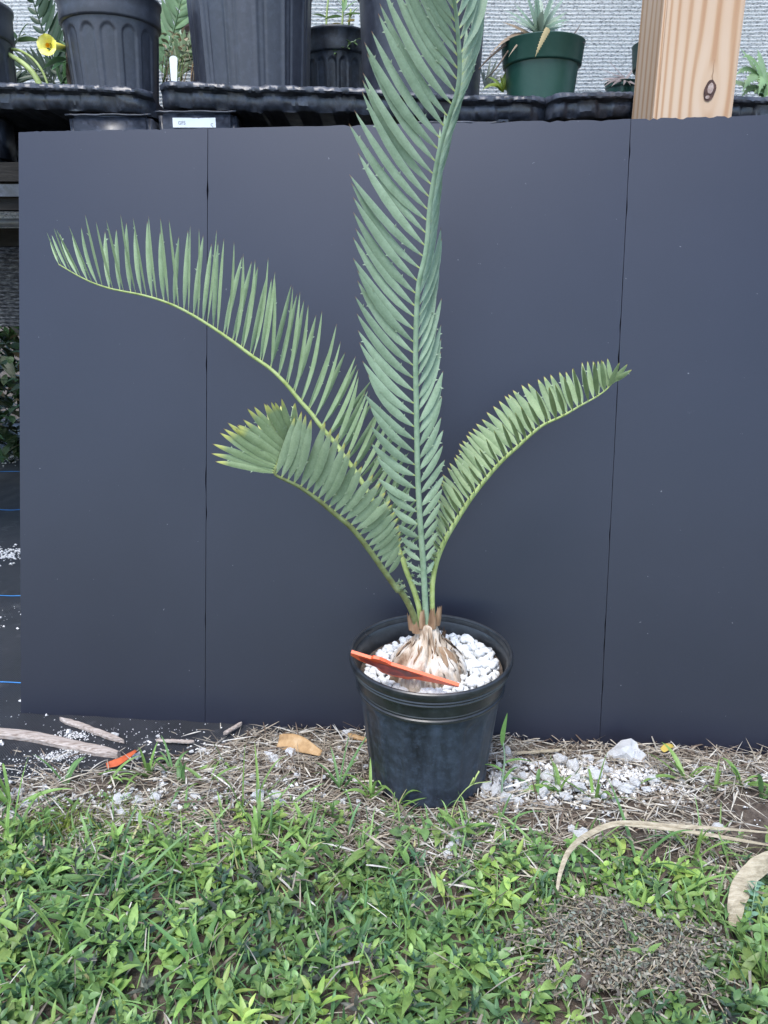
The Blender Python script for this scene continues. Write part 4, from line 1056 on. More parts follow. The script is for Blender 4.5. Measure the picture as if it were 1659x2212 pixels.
# plants between the fluted pot and the ribbed pot
cc = P(385, 182, .82)
gy = empty('green_cycad', cc, 'pale green cycad fronds between the fluted and the ribbed pot', 'cycad')
small_frond(gy, [(352, 182), (362, 130), (372, 80), (384, 30), (398, -30)], .84, 15, .07, .013, (.16, .27, .12))
small_frond(gy, [(390, 182), (400, 120), (412, 60), (430, 0), (440, -40)], .88, 15, .08, .012, (.13, .22, .09))
small_frond(gy, [(372, 182), (384, 140), (400, 110), (420, 90)], .80, 9, .05, .009, (.15, .22, .09))
cc = P(395, 184, .66)
wd = empty('dry_weeds', cc, 'thin dry straw coloured weed stems beside the ribbed pot', 'weed')
for k in range(16):
    px = U(352, 418); V, F = tube(catmull([P(px, 186, .66), P(px+U(-8, 8), 160, .66+U(-.03, .03)), P(px+U(-16, 16), U(95, 140), .67)], 9), np.linspace(.0011, .0006, 9), 5)
    mk('stem', V, F, random.choice([m_beige, m_beige, m_stemy, m_dryleaf]), wd)
b_ = np.array([P(U(352, 420), U(70, 150), U(.64, .76)) for _ in range(90)])
V, F, c_ = leaves(b_, rng.uniform(0, 6.28, 90), rng.uniform(-.5, 1.2, 90), rng.uniform(.008, .022, 90), rng.uniform(.004, .010, 90), .3, .1, rng.uniform(-.6, .6, 90), 'ovate', 5, np.array([(.16, .24, .10), (.30, .30, .16), (.40, .33, .22), (.30, .40, .28)])[rng.integers(0, 4, 90)])
tag(mk('small_leaf', V, F, m_bgplant, wd, col=c_), kind='stuff')
# seedlings in the small pot
cc = P(730, 75, .80)
sd2 = empty('seedlings', cc, 'young green seedlings with long leaves in the small black pot', 'seedling')
for (a, b, c_) in (((704, 80), (706, 30), (712, -30)), ((738, 80), (740, 40), (742, -10)), ((752, 80), (754, 50), (758, 20))):
    V, F = tube(catmull([P(*a, .80), P(*b, .80), P(*c_, .80)], 10), .0024, 6); mk('stem', V, F, m_stemy, sd2)
broad_leaves(sd2, [(742, 30, .80, 2.9, .5, .055, .011), (744, 20, .80, 2.5, .9, .06, .011), (744, 24, .80, .5, .8, .06, .012), (742, 34, .80, -.2, .2, .05, .011), (756, 40, .80, .6, 1.0, .05, .010), (742, 26, .79, 1.4, 1.2, .06, .012), (738, 36, .79, 3.4, 0, .04, .010), (708, 40, .8, 3.0, .5, .04, .008)], (.18, .33, .12))
broad_leaves(sd2, [(738, 52, .79, 3.2, .1, .03, .014), (748, 48, .79, .3, .4, .028, .014)], (.50, .42, .14))
tr = empty('trailing_weed', P(770, 100, .74), 'small trailing green weed hanging over the rim of the seedling pot', 'weed')
b_ = np.array([P(770-k*3.1+U(-4, 4), 88+k*1.9+U(-3, 3), .735) for k in range(16)])
V, F = tube(catmull(b_, 24), .0010, 5); mk('stem', V, F, m_stem, tr)
V, F, c_ = leaves(b_, rng.uniform(0, 6.28, 16), rng.uniform(-.4, .8, 16), .014, .007, .3, .1, None, 'ovate', 5, np.tile([(.12, .22, .08)], (16, 1)))
mk('leaf', V, F, m_bgplant, tr, col=c_)

# ------------------------------------------------------------------ white knit cloth hung behind the bench
FY = .985
zlo = P(20, 706, FY)[2]
fx = np.linspace(-2.6, 2.6, 53); zmid = P(20, 500, FY)[2]; fz = np.arange(zmid, 2.7, .00195)
V = []
for z in fz:
    for x in fx:
        V.append([x, FY+.0022*math.sin(z*2*math.pi/.0078)+.02*math.sin(x*3.1)*.5+.008*n2(x, z, 3), z])
tag(mk('hanging_cloth', V, grid_faces(len(fz), len(fx)), m_fabric), 'white knitted shade cloth hanging behind the bench', 'cloth')
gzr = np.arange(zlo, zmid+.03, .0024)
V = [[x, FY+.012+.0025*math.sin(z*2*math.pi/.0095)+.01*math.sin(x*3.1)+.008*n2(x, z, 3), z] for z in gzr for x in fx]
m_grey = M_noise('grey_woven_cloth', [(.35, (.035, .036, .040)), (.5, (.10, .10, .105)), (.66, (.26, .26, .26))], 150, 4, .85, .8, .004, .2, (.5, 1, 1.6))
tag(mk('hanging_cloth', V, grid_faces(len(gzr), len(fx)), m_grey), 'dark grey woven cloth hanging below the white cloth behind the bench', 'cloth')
# plants beyond, seen below the cloth; thickened to block light from behind
def rubbish_leaves(n, x0, x1, y0, y1, z0, z1, cols, L):
    b = np.stack([rng.uniform(x0, x1, n), rng.uniform(y0, y1, n), rng.uniform(z0, z1, n)], 1)
    return leaves(b, rng.uniform(0, 6.28, n), rng.uniform(-.6, 1.2, n), L*rng.uniform(.6, 1.3, n), L*.4*rng.uniform(.6, 1.2, n), .35, .12, rng.uniform(-.6, .6, n), 'ovate', 6, np.array(cols)[rng.integers(0, len(cols), n)]*rng.uniform(.7, 1.2, (n, 1)))
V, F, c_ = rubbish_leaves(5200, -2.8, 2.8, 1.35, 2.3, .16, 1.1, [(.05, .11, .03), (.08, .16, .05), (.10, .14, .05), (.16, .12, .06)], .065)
hV, hF, hC = rubbish_leaves(5000, -3.2, -.9, 2.3, 3.2, .0, 1.3, [(.03, .06, .02), (.045, .085, .03), (.05, .06, .03)], .11)  # extra dark hedge leaves, added to darken the bright ground beyond the mat
F = np.vstack([F, hF+len(V)]); V = np.vstack([V, hV]); c_ = np.vstack([c_, hC])
tag(mk('undergrowth', V, F, m_bgplant, col=c_), 'dark leafy undergrowth beyond the hanging cloth', 'plants', kind='stuff')
# irrigation pipes lying on the mat deep under the bench
for py, rr, lab in ((908, .011, 'black irrigation pipe lying on the mat farthest under the bench'), (948, .009, 'black irrigation pipe lying on the mat in front of the farther pipe')):
    a = G(-250, py-3, -.01); b = G(420, py+5, -.01)
    pts = [a+(b-a)*k/16 for k in range(17)]; pts = [[p[0], p[1]+.01*n2(p[0], 2, 3), matz(p[0], p[1])+rr*.95] for p in pts]
    V, F = tube(pts, rr, 12); tag(mk('irrigation_pipe', V, F, m_pot2, origin=pts[0]), lab, 'pipe', 'irrigation pipes under the bench')

# ------------------------------------------------------------------ litter on the ground
veg_px = [(-500, 1765), (0, 1760), (150, 1745), (300, 1765), (450, 1772), (600, 1752), (720, 1760), (820, 1768), (930, 1775), (1050, 1790), (1160, 1808), (1300, 1822), (1450, 1826), (1600, 1815), (2000, 1800)]
veg_w = np.array([G(px, py, 0)[:2] for px, py in veg_px]); veg_w = veg_w[np.argsort(veg_w[:, 0])]
def veg_edge(x): return np.interp(x, veg_w[:, 0], veg_w[:, 1])
gzv = np.vectorize(gz)
def on_pot(x, y, r=.100): return (x-POT0[0])**2+(y-POT0[1])**2 < r*r
# straw
def straw(n, xr, yr, Lr, cols, zadd=.004, tilt=.18):
    x = rng.uniform(*xr, n); y = rng.uniform(*yr, n)
    return x, y
Ns = 26000
x = rng.uniform(-1.0, 1.1, Ns); ve = veg_edge(x)
y = ve+rng.uniform(-.10, .30, Ns)
board_line = np.interp(x, [bb[0][0], bb[1][0], bb[2][0], bR[0]], [bb[0][1], bb[1][1], bb[2][1], bR[1]])
me_ = np.array([mat_edge(v) for v in x])
dens = np.array([n2(a, b, 6, 2.) for a, b in zip(x, y)])
ok = (y < board_line-.004) & (y > ve-.20) & ~on_pot(x, y, .098) & (y < np.where(rng.random(Ns) < .06, me_+.12, me_+.010+.05*dens)) & (dens > -.36+rng.uniform(-.3, .3, Ns))
rk = G(1215, 1690, -.012); rq = ((x-rk[0])/.15)**2+((y-rk[1])/.055)**2
ok &= ~((rq < 1.3) & (rng.random(Ns) < .72))
x, y = x[ok], y[ok]; n = len(x)
# loose mat of litter, thicker in drifts
zz = gzv(x, y)+.003+.010*rng.random(n)*(1+np.array([n2(a, b, 9, 4.) for a, b in zip(x, y)]))
cols = np.array([(.60, .53, .42), (.43, .355, .27), (.68, .62, .51), (.18, .13, .095), (.50, .43, .33), (.29, .23, .175), (.76, .72, .64)])
az_ = rng.normal(0, .9, n)+np.where(rng.random(n) < .5, 0, math.pi)
S1 = leaves(np.stack([x, y, zz], 1), az_, rng.normal(.02, .12, n), rng.uniform(.015, .065, n), rng.uniform(.0010, .0030, n), rng.uniform(-.02, .25, n), .2, rng.uniform(-.8, .8, n), 'blade', 6, cols[rng.integers(0, 7, n)]*rng.uniform(.6, 1.1, (n, 1)))
tag(mk('straw', S1[0], S1[1], m_straw, col=S1[2]), 'tangled dry straw and dead grass lying along the foot of the board', 'straw', kind='stuff')
# fine white grit
def grit(n, fn, s0, s1, name, label, mat):
    tet = np.array([[1, 0, -.5], [-.5, .87, -.5], [-.5, -.87, -.5], [.1, .05, .8], [.7, .6, .2], [-.8, .1, .25]])
    Ft = np.array([[0, 1, 4], [1, 5, 4], [1, 2, 5], [2, 0, 5], [0, 4, 3], [4, 5, 3], [5, 0, 3], [0, 2, 1]])
    pts = fn(n); n = len(pts)
    s = rng.uniform(s0, s1, n)*np.where(rng.random(n) < .1, 1.6, 1); a = rng.uniform(0, 6.28, n)
    T = tet[None]*s[:, None, None]*rng.uniform(.7, 1.3, (n, 6, 3))
    R = np.stack([np.cos(a)[:, None]*T[:, :, 0]-np.sin(a)[:, None]*T[:, :, 1], np.sin(a)[:, None]*T[:, :, 0]+np.cos(a)[:, None]*T[:, :, 1], T[:, :, 2]*.8], 2)
    V = (pts[:, None]+R).reshape(-1, 3); F = (Ft[None]+(np.arange(n)*6)[:, None, None]).reshape(-1, 3)
    return tag(mk(name, V, F, mat, smooth=False), label, 'grit', kind='stuff')
def grit_pts(n):
    out = []
    clusters = [(G(158, 1586, -.02), .016, 260), (G(128, 1640, -.02), .024, 300), (G(150, 1625, -.02), .02, 200), (G(60, 1690, -.02), .05, 160), (G(30, 1660, -.02), .05, 90), (G(240, 1590, -.02), .05, 60), (G(370, 1580, -.02), .05, 50), (G(30, 1195, -.02), .06, 160), (G(20, 960, -.02), .10, 700), (G(10, 930, -.02), .12, 400), (G(40, 1330, -.02), .12, 60), (G(20, 1560, -.02), .12, 80)]
    for c, s, k in clusters:
        for _ in range(k):
            x, y = c[0]+random.gauss(0, s), c[1]+random.gauss(0, s*.45); out.append((x, y, matz(x, y)+.0012))
    for _ in range(900):
        x, y = U(-.95, .95), 0; y = float(veg_edge(x))+U(-.16, .22)
        if on_pot(x, y, .097): continue
        out.append((x, y, gz(x, y)+.006))
    return np.array(out)
grit(0, grit_pts, .0005, .0017, 'white_grit', 'fine white perlite grit scattered over mat and soil', m_rock)
def gravel_pts(n):
    out = []
    for (px, py, sx_, sy_, k) in ((1180, 1690, .085, .040, 700), (1290, 1675, .08, .035, 420), (1090, 1735, .03, .02, 120), (1380, 1700, .06, .03, 120), (60, 1745, .06, .02, 130), (280, 1755, .05, .02, 120), (580, 1735, .05, .02, 90), (560, 1620, .08, .03, 60), (1000, 1830, .03, .03, 50), (250, 1600, .10, .02, 50), (450, 1690, .08, .03, 60)):
        c = G(px, py, -.012)
        for _ in range(k):
            x, y = c[0]+random.gauss(0, sx_), c[1]+random.gauss(0, sy_)
            if on_pot(x, y, .100) or y > .13-.1*x: continue
            out.append((x, y, gz(x, y)+.005))
    for (px, py, sx_, sy_, k) in ((15, 990, .07, .07, 260), (34, 1195, .035, .04, 170), (10, 930, .08, .05, 120), (20, 1330, .08, .08, 14), (25, 1560, .06, .05, 14)):
        c = G(px, py, -.02)
        for _ in range(k):
            x, y = c[0]+random.gauss(0, sx_), c[1]+random.gauss(0, sy_); out.append((x, y, matz(x, y)+.002))
    return np.array(out)
grit(0, gravel_pts, .0022, .0058, 'white_gravel', 'crushed white gravel spread on the soil beside the pot', m_rock)
# white stones, each its own thing
rocks = [rock_mesh('white_rock', m_rock, 20+k, .85, .66, 2) for k in range(8)]
for me in rocks: me.polygons.foreach_set('use_smooth', np.zeros(len(me.polygons), bool))
rocksd = [rock_mesh('stained_rock', m_rockd, 40+k, .6, .6, 2) for k in range(4)]
def put_rock(px, py, w, label='rough white rock lying in the straw near the board', group='white rocks along the board', dark=False, sink=.12):
    p = G(px, py, -.012); s = w*.5*mpp(p)
    z = gz(p[0], p[1])
    rock('white_rock', random.choice(rocksd if dark else rocks), (p[0], p[1], z+s*(.62-sink)+.004), s, label, 'rock', group)
LR = 'rough white rock lying on the ground beside the pot among dry straw'
for (px, py, w) in ((1095, 1622, 36), (1112, 1660, 26), (1080, 1655, 18), (1130, 1690, 24), (1100, 1690, 20), (1075, 1690, 22), (1150, 1672, 18), (1180, 1690, 34), (1195, 1672, 20), (1150, 1706, 20), (1210, 1640, 44), (1240, 1660, 46), (1270, 1636, 26), (1300, 1650, 30), (1345, 1634, 70), (1375, 1640, 60), (1400, 1655, 24), (1240, 1690, 30), (1280, 1688, 50), (1310, 1676, 34), (1250, 1715, 40), (1200, 1716, 30), (1220, 1735, 34), (1170, 1730, 36), (1130, 1718, 26), (1095, 1722, 30), (1070, 1730, 34), (1050, 1722, 30), (1045, 1740, 22), (1090, 1745, 40), (1115, 1752, 30), (1330, 1712, 30), (1352, 1725, 40), (1370, 1710, 34), (1410, 1700, 34), (1440, 1690, 26), (1470, 1700, 22), (1395, 1725, 24), (1300, 1735, 26), (1265, 1745, 26), (1330, 1745, 22), (1500, 1660, 22), (1560, 1650, 20), (1620, 1650, 24), (1590, 1670, 18), (1540, 1690, 20), (1650, 1690, 22), (1610, 1720, 18), (1180, 1755, 26), (1210, 1765, 20), (1065, 1765, 22)):
    own = {70: 'largest white rock of the group, lying near the fold of the board', 60: 'wide white rock touching the largest rock near the board fold', 50: 'flat broad white rock in the middle of the rocks beside the pot', 46: 'bulky white rock behind the flat broad one beside the pot', 44: 'bulky white rock between the pot and the board fold'}.get(w)
    put_rock(px, py, w*.82, own or LR, None if own else 'white rocks beside the pot')
LL = 'small white stone lying in the straw between weed mat and grass'
for (px, py, w) in ((748, 1572, 20), (752, 1582, 14), (628, 1622, 28), (605, 1610, 14), (583, 1628, 22), (590, 1640, 26), (552, 1630, 14), (565, 1618, 12), (545, 1690, 18), (485, 1662, 14), (478, 1640, 14), (245, 1580, 22), (296, 1628, 24), (437, 1612, 16), (440, 1645, 14), (530, 1705, 16), (600, 1700, 12), (680, 1600, 14), (665, 1612, 16), (715, 1640, 12), (790, 1655, 14), (800, 1700, 16), (600, 1662, 18), (625, 1668, 14), (700, 1690, 12), (340, 1578, 9), (350, 1590, 10), (412, 1615, 11), (310, 1612, 10), (505, 1645, 14), (520, 1630, 12), (640, 1690, 14), (480, 1700, 18), (455, 1668, 14), (735, 1605, 12), (700, 1575, 10)):
    put_rock(px, py, w, LL, 'small white stones in the straw')
LG = 'white stone half buried at the edge of the grass'
for (px, py, w) in ((20, 1742, 26), (45, 1730, 20), (60, 1760, 24), (75, 1738, 18), (8, 1766, 20), (100, 1720, 16), (30, 1776, 18), (255, 1752, 30), (275, 1740, 26), (238, 1760, 20), (300, 1750, 26), (335, 1740, 22), (270, 1780, 28), (305, 1788, 24), (560, 1740, 30), (595, 1738, 26), (610, 1755, 22), (470, 1745, 22), (500, 1760, 20), (770, 1700, 18), (775, 1750, 14), (740, 1745, 14), (420, 1735, 20), (380, 1752, 18), (1010, 1796, 18), (1015, 1775, 16)):
    put_rock(px, py, w, LG, 'stones at the grass edge')
LF = 'white stone showing through the green ground cover'
for (px, py, w) in ((985, 1836, 36), (975, 1852, 30), (968, 1868, 26), (998, 1816, 22), (1545, 1812, 22), (1250, 1826, 36), (1235, 1812, 24), (72, 1990, 28), (88, 1996, 18), (1000, 1930, 22), (1012, 1952, 20), (120, 1960, 18), (955, 1990, 18), (140, 2050, 22), (960, 2185, 26)):
    put_rock(px, py, w, LF, 'stones in the ground cover', dark=px < 200 or py > 1900, sink=.0)
# sticks
def stick(pts, w, h, label, mat=m_wood, cat='stick', name='wood_stick', tip=.4):
    p = catmull(np.array(pts), 24); V = []; rs = random.Random(len(label))
    for i in range(24):
        t = unit(p[min(i+1, 23)]-p[max(i-1, 0)]); s_ = unit(np.cross(t, [0, 0, 1])); u_ = np.cross(s_, t)
        k = min(1, tip+i/5., tip+(23-i)/4.)
        ww = w*k*(1+.08*n2(i, len(label), .31)); hh = h*(1+.12*n2(i, 3, .4))
        for (a, b) in ((-1, -.8), (0, -1), (1, -.8), (1.05, .2), (.7, .9), (.1, 1), (-.6, .85), (-1.05, .1)):
            V.append(p[i]+s_*a*ww*.5+u_*b*hh*.5+s_*.0006*rs.uniform(-1, 1)+u_*.0006*rs.uniform(-1, 1))
    F = grid_faces(24, 8, True); F += [list(range(8))[::-1], [23*8+k for k in range(8)]]
    o = sharpen(mk(name, V, F, mat, origin=p[0]), 25)
    return tag(o, label, cat)
def gpt(px, py, h=.006, z=-.02):
    p = G(px, py, z); return np.array([p[0], p[1], matz(p[0], p[1])+h])
stick([gpt(-60, 1582), gpt(60, 1594), gpt(160, 1612), gpt(258, 1636)], .021, .014, 'long weathered grey wooden stick lying on the black weed mat')
stick([gpt(130, 1557), gpt(180, 1572), gpt(268, 1604)], .012, .009, 'short pointed grey wood splinter lying in front of the left panel', tip=.15)
stick([gpt(338, 1601), gpt(420, 1606)], .007, .005, 'thin pale wood sliver lying at the edge of the weed mat')
stick([gpt(484, 1590), gpt(522, 1566)], .008, .006, 'small pale bark strip leaning at the foot of the board')
stick([gpt(752, 1590), gpt(795, 1602)], .010, .006, 'reddish brown bark piece tucked against the back of the pot', m_dryleaf)
stick([gpt(1110, 1640, .008), gpt(1210, 1630, .010)], .005, .004, 'thin dry twig lying across the white rocks beside the pot', m_beige, 'twig', 'twig')
# blades lying flat: faded orange strip, brown leaves
def flat_leaf(name, path, w, mat, label, cat, nrm=(0, -.5, 1), curl=.25, thick=.0009):
    p = catmull(np.array(path), 14); V = []
    for i in range(14):
        t = unit(p[min(i+1, 13)]-p[max(i-1, 0)]); s_ = unit(np.cross(t, nrm)); u_ = np.cross(s_, t); f = i/13
        ww = w*(.35+.65*math.sin(math.pi*min(1, (f+.12)/1.12)**.8))*(1+.08*n2(i, w*90, .5))
        for u in (-1, -.5, 0, .5, 1): V.append(p[i]+s_*u*ww*.5+u_*(curl*ww*.5*u*u+.0008*n2(i, u*3, .6)))
    V = np.array(V); F = grid_faces(14, 5); n_ = len(V)
    nn = unit(np.array(nrm, float)); V2 = V-nn*thick
    Fb = [[q+n_ for q in f[::-1]] for f in F]
    rim_ = [i*5 for i in range(14)]+[65+k for k in range(1, 5)]+[i*5+4 for i in range(12, -1, -1)]+[k for k in range(3, 0, -1)]
    Fs = [[rim_[i], rim_[(i+1) % len(rim_)], rim_[(i+1) % len(rim_)]+n_, rim_[i]+n_] for i in range(len(rim_))]
    o = mk(name, np.vstack([V, V2]), F+Fb+Fs, mat, origin=p[0])
    return tag(o, label, cat)
flat_leaf('orange_strip', [gpt(232, 1671, .004), gpt(262, 1662, .008), gpt(296, 1640, .016)], .014, m_orangeold, 'faded orange plastic strip lying at the edge of the weed mat', 'strip')
flat_leaf('fallen_leaf', [gpt(602, 1612, .012), gpt(645, 1622, .014), gpt(694, 1642, .010)], .030, m_dryleaf, 'large dry brown leaf lying on the straw beside the pot', 'leaf', (.1, -.75, .7))
flat_leaf('fallen_leaf', [gpt(1428, 1640, .012), gpt(1440, 1634, .016), gpt(1452, 1628, .014)], .012, m_yleaf, 'small yellow fallen leaf on the straw near the folded panel', 'leaf')
def long_blade(path, w, label, mat=m_beige, nrm=(0, -.6, .8), name='dead_leaf', full=False):
    p = catmull(np.array(path), 40); n_ = len(p); ws = [w*(.35+.65*math.sin(math.pi*min(1, (i/39+.05)))) for i in range(40)]
    if full: ws = [w*(.55+.45*min(1, i/14))*(1+.10*n2(i, 2, .4)) for i in range(40)]
    V, F = strip(p, ws, np.array(nrm)); V2 = V+np.array([0, .0008, -.0008])
    F2 = [[q+len(V) for q in f[::-1]] for f in F]; return tag(mk(name, np.vstack([V, V2]), F+F2, mat, origin=p[0]), label, 'dry leaf')
long_blade([P(1203, 1925, -.285), P(1212, 1880, -.26), P(1232, 1835, -.235), P(1275, 1800, -.20), P(1340, 1778, -.185), P(1450, 1784, -.18), P(1560, 1790, -.18), P(1700, 1802, -.17)], .0075, 'long beige dead leaf blade arched over the ground cover')
long_blade([P(1350, 1782, -.19), P(1480, 1795, -.19), P(1600, 1815, -.195), P(1700, 1832, -.20)], .005, 'thin split strand of dead leaf trailing beside the arched beige blade')
long_blade([P(1587, 2000, -.33), P(1592, 1945, -.315), P(1612, 1900, -.29), P(1645, 1868, -.275), P(1700, 1848, -.26)], .024, 'broad folded beige dead leaf standing in the weeds', nrm=(-.3, -.9, .4), full=True)
long_blade([P(1590, 2030, -.33), P(1600, 2070, -.35), P(1622, 2130, -.37), P(1655, 2220, -.40)], .010, 'dark reddish dying leaf blade hanging among the weeds', m_noise_red if False else m_bark)

# ------------------------------------------------------------------ green ground cover
def scatter(n, x0, x1, y0, y1):
    return rng.uniform(x0, x1, n), rng.uniform(y0, y1, n)
def zone(x, y, s, o): return np.array([n2(a, b, s, o) for a, b in zip(x, y)])
clump_c = P(1330, 2070, -.40)
def in_clump(x, y): return ((x-.19)/.10)**2+((y+.405)/.075)**2 < 1
GREENS = np.array([(.270, .415, .105), (.215, .360, .095), (.330, .480, .130), (.155, .275, .090), (.245, .395, .135), (.350, .470, .130)])
def plants(n, x0, x1, y0, y1, lw, stem_h, pairs, cols, prof, elr, jitter, keep):
    """small weeds: an upright stem with opposite pairs of leaves"""
    x, y = scatter(n, x0, x1, y0, y1); k = keep(x, y); x, y = x[k], y[k]; n = len(x)
    z = gzv(x, y); a0 = rng.uniform(0, 6.28, n); hgt = stem_h*rng.uniform(.5, 1.4, n)
    lean = rng.normal(0, .25, (n, 2)); col = cols[rng.integers(0, len(cols), n)]*rng.uniform(.75, 1.2, (n, 1))
    zq = zone(x, y, 5, 3.); col = col*(1+.50*zq)[:, None]*np.where(zq[:, None] > .15, [1.02, 1.0, .9], [.95, 1., 1.05])
    B, AZ, EL, L, W, C = [], [], [], [], [], []
    for p in range(pairs):
        f = (p+1)/pairs; hh = hgt*f
        for s_ in (0, math.pi):
            B.append(np.stack([x+lean[:, 0]*hh, y+lean[:, 1]*hh, z+hh], 1)); AZ.append(a0+s_+p*math.pi/2+rng.normal(0, .3, n))
            EL.append(rng.uniform(*elr, n)+(.35 if p == pairs-1 else 0)); sz = rng.uniform(.7, 1.25, n)*(1-.35*(f == 1))
            L.append(lw[0]*sz); W.append(lw[1]*sz*rng.uniform(.85, 1.15, n)); C.append(col*rng.uniform(.85, 1.18, (n, 1)))
    m_ = len(B)
    lv = leaves(np.vstack(B), np.hstack(AZ), np.hstack(EL), np.hstack(L), np.hstack(W), rng.uniform(.1, .5, n*m_), .16, rng.normal(0, .3, n*m_), prof, 6, np.vstack(C))
    top = np.stack([lean[:, 0], lean[:, 1], np.ones(n)], 1)
    st_ = leaves(np.stack([x, y, z], 1), np.arctan2(lean[:, 1], lean[:, 0]), np.arctan(1/np.maximum(.02, np.hypot(lean[:, 0], lean[:, 1]))), hgt*1.02, .0018, 0., .3, 0, 'blade', 4, col*.9)
    return join([lv, st_])
def vmask(off, thin=0.0, zn=None):
    def f(x, y):
        ve = veg_edge(x)+off+.025*zone(x, y, 8, 1.)
        k = (y < ve) & ~on_pot(x, y, .103) & ~(in_clump(x, y) & (rng.random(len(x)) < .55))
        if thin: k &= (rng.random(len(x)) > thin*np.clip((y-ve+.12)/.12, 0, 1))
        if zn: q = zone(x, y, zn[0], zn[1]); k &= q > zn[2]
        return k
    return f
X0, X1, Y0, Y1 = -.95, .85, -.62, .03
p1 = plants(1500, X0, X1, Y0, Y1, (.021, .0100), .024, 3, GREENS, 'ovate', (.05, .7), .3, vmask(-.005, .55, (9, 2., -.34)))
p2 = plants(2400, X0, X1, Y0, Y1, (.022, .0060), .024, 3, np.array([(.100, .205, .090), (.140, .255, .100), (.080, .150, .085), (.18, .30, .10), (.23, .36, .13), (.095, .105, .085)]), 'lance', (.2, 1.0), .3, vmask(-.06, .5, (4, 6., -.30)))
p3 = plants(1500, X0, X1, Y0, Y1, (.011, .0075), .012, 2, GREENS*1.1, 'ovate', (.0, .5), .3, vmask(.03, .5))
p4 = plants(420, X0, X1, Y0, Y1, (.038, .0095), .034, 2, GREENS, 'lance', (.2, .8), .3, vmask(-.02, .4))
Vw, Fw, Cw = join([p1, p2, p3, p4])
tag(mk('ground_cover', Vw, Fw, m_weed, col=Cw), 'low green broadleaf weeds covering the ground in front of the pot', 'weeds', kind='stuff')
# outer weeds beyond the frame, thinner
p5 = plants(2600, -2.6, 2.6, -2.6, -.45, (.030, .015), .03, 2, GREENS, 'ovate', (.1, .7), .3, lambda x, y: (abs(x) > .85) | (y < -.6))
tag(mk('ground_cover', p5[0], p5[1], m_weed, col=p5[2]), 'green weeds growing on the open ground farther from the board', 'weeds', kind='stuff')
# grass blades mixed in
n = 6800; x, y = scatter(n, X0, X1, Y0, Y1+.03); k = vmask(.02, .6)(x, y); x, y = x[k], y[k]; n = len(x)
gcol = np.array([(.200, .360, .120), (.260, .430, .140), (.140, .285, .115), (.31, .46, .15), (.50, .48, .22)])
gr1 = leaves(np.stack([x, y, gzv(x, y)], 1), rng.uniform(0, 6.28, n), rng.uniform(.4, 1.45, n), rng.uniform(.025, .085, n), rng.uniform(.0018, .0048, n), rng.uniform(.05, .75, n), .2, rng.normal(0, .5, n), 'blade', 8, gcol[rng.choice(5, n, p=[.3, .3, .2, .15, .05])]*rng.uniform(.7, 1.2, (n, 1)))
# yellow green fine tuft zone at the left
yc = G(190, 1790, 0); n = 700; x = rng.normal(yc[0], .06, n); y = rng.normal(yc[1], .028, n)
gr2 = leaves(np.stack([x, y, gzv(x, y)], 1), rng.uniform(0, 6.28, n), rng.uniform(.3, 1.3, n), rng.uniform(.02, .05, n), rng.uniform(.0012, .0024, n), rng.uniform(.1, .7, n), .2, rng.normal(0, .5, n), 'blade', 7, np.array([(.24, .32, .06)])*rng.uniform(.7, 1.25, (n, 1)))
Vg, Fg, Cg = join([gr1, gr2])
tag(mk('grass', Vg, Fg, m_grass, col=Cg), 'thin green grass blades mixed into the ground cover', 'grass', kind='stuff')
# dead bits under the weeds
n = 2600; x, y = scatter(n, X0, X1, Y0, Y1); k = y < veg_edge(x); x, y = x[k], y[k]; n = len(x)
dl = leaves(np.stack([x, y, gzv(x, y)+rng.uniform(.002, .032, n)], 1), rng.uniform(0, 6.28, n), rng.normal(0, .3, n), rng.uniform(.01, .055, n), rng.uniform(.001, .004, n), rng.uniform(0, .3, n), .2, rng.normal(0, .6, n), 'blade', 5, cols[rng.integers(0, 7, n)]*rng.uniform(.45, .95, (n, 1)))
tag(mk('straw', dl[0], dl[1], m_straw, col=dl[2]), 'dead stems and dry bits lying under the green weeds', 'straw', kind='stuff')

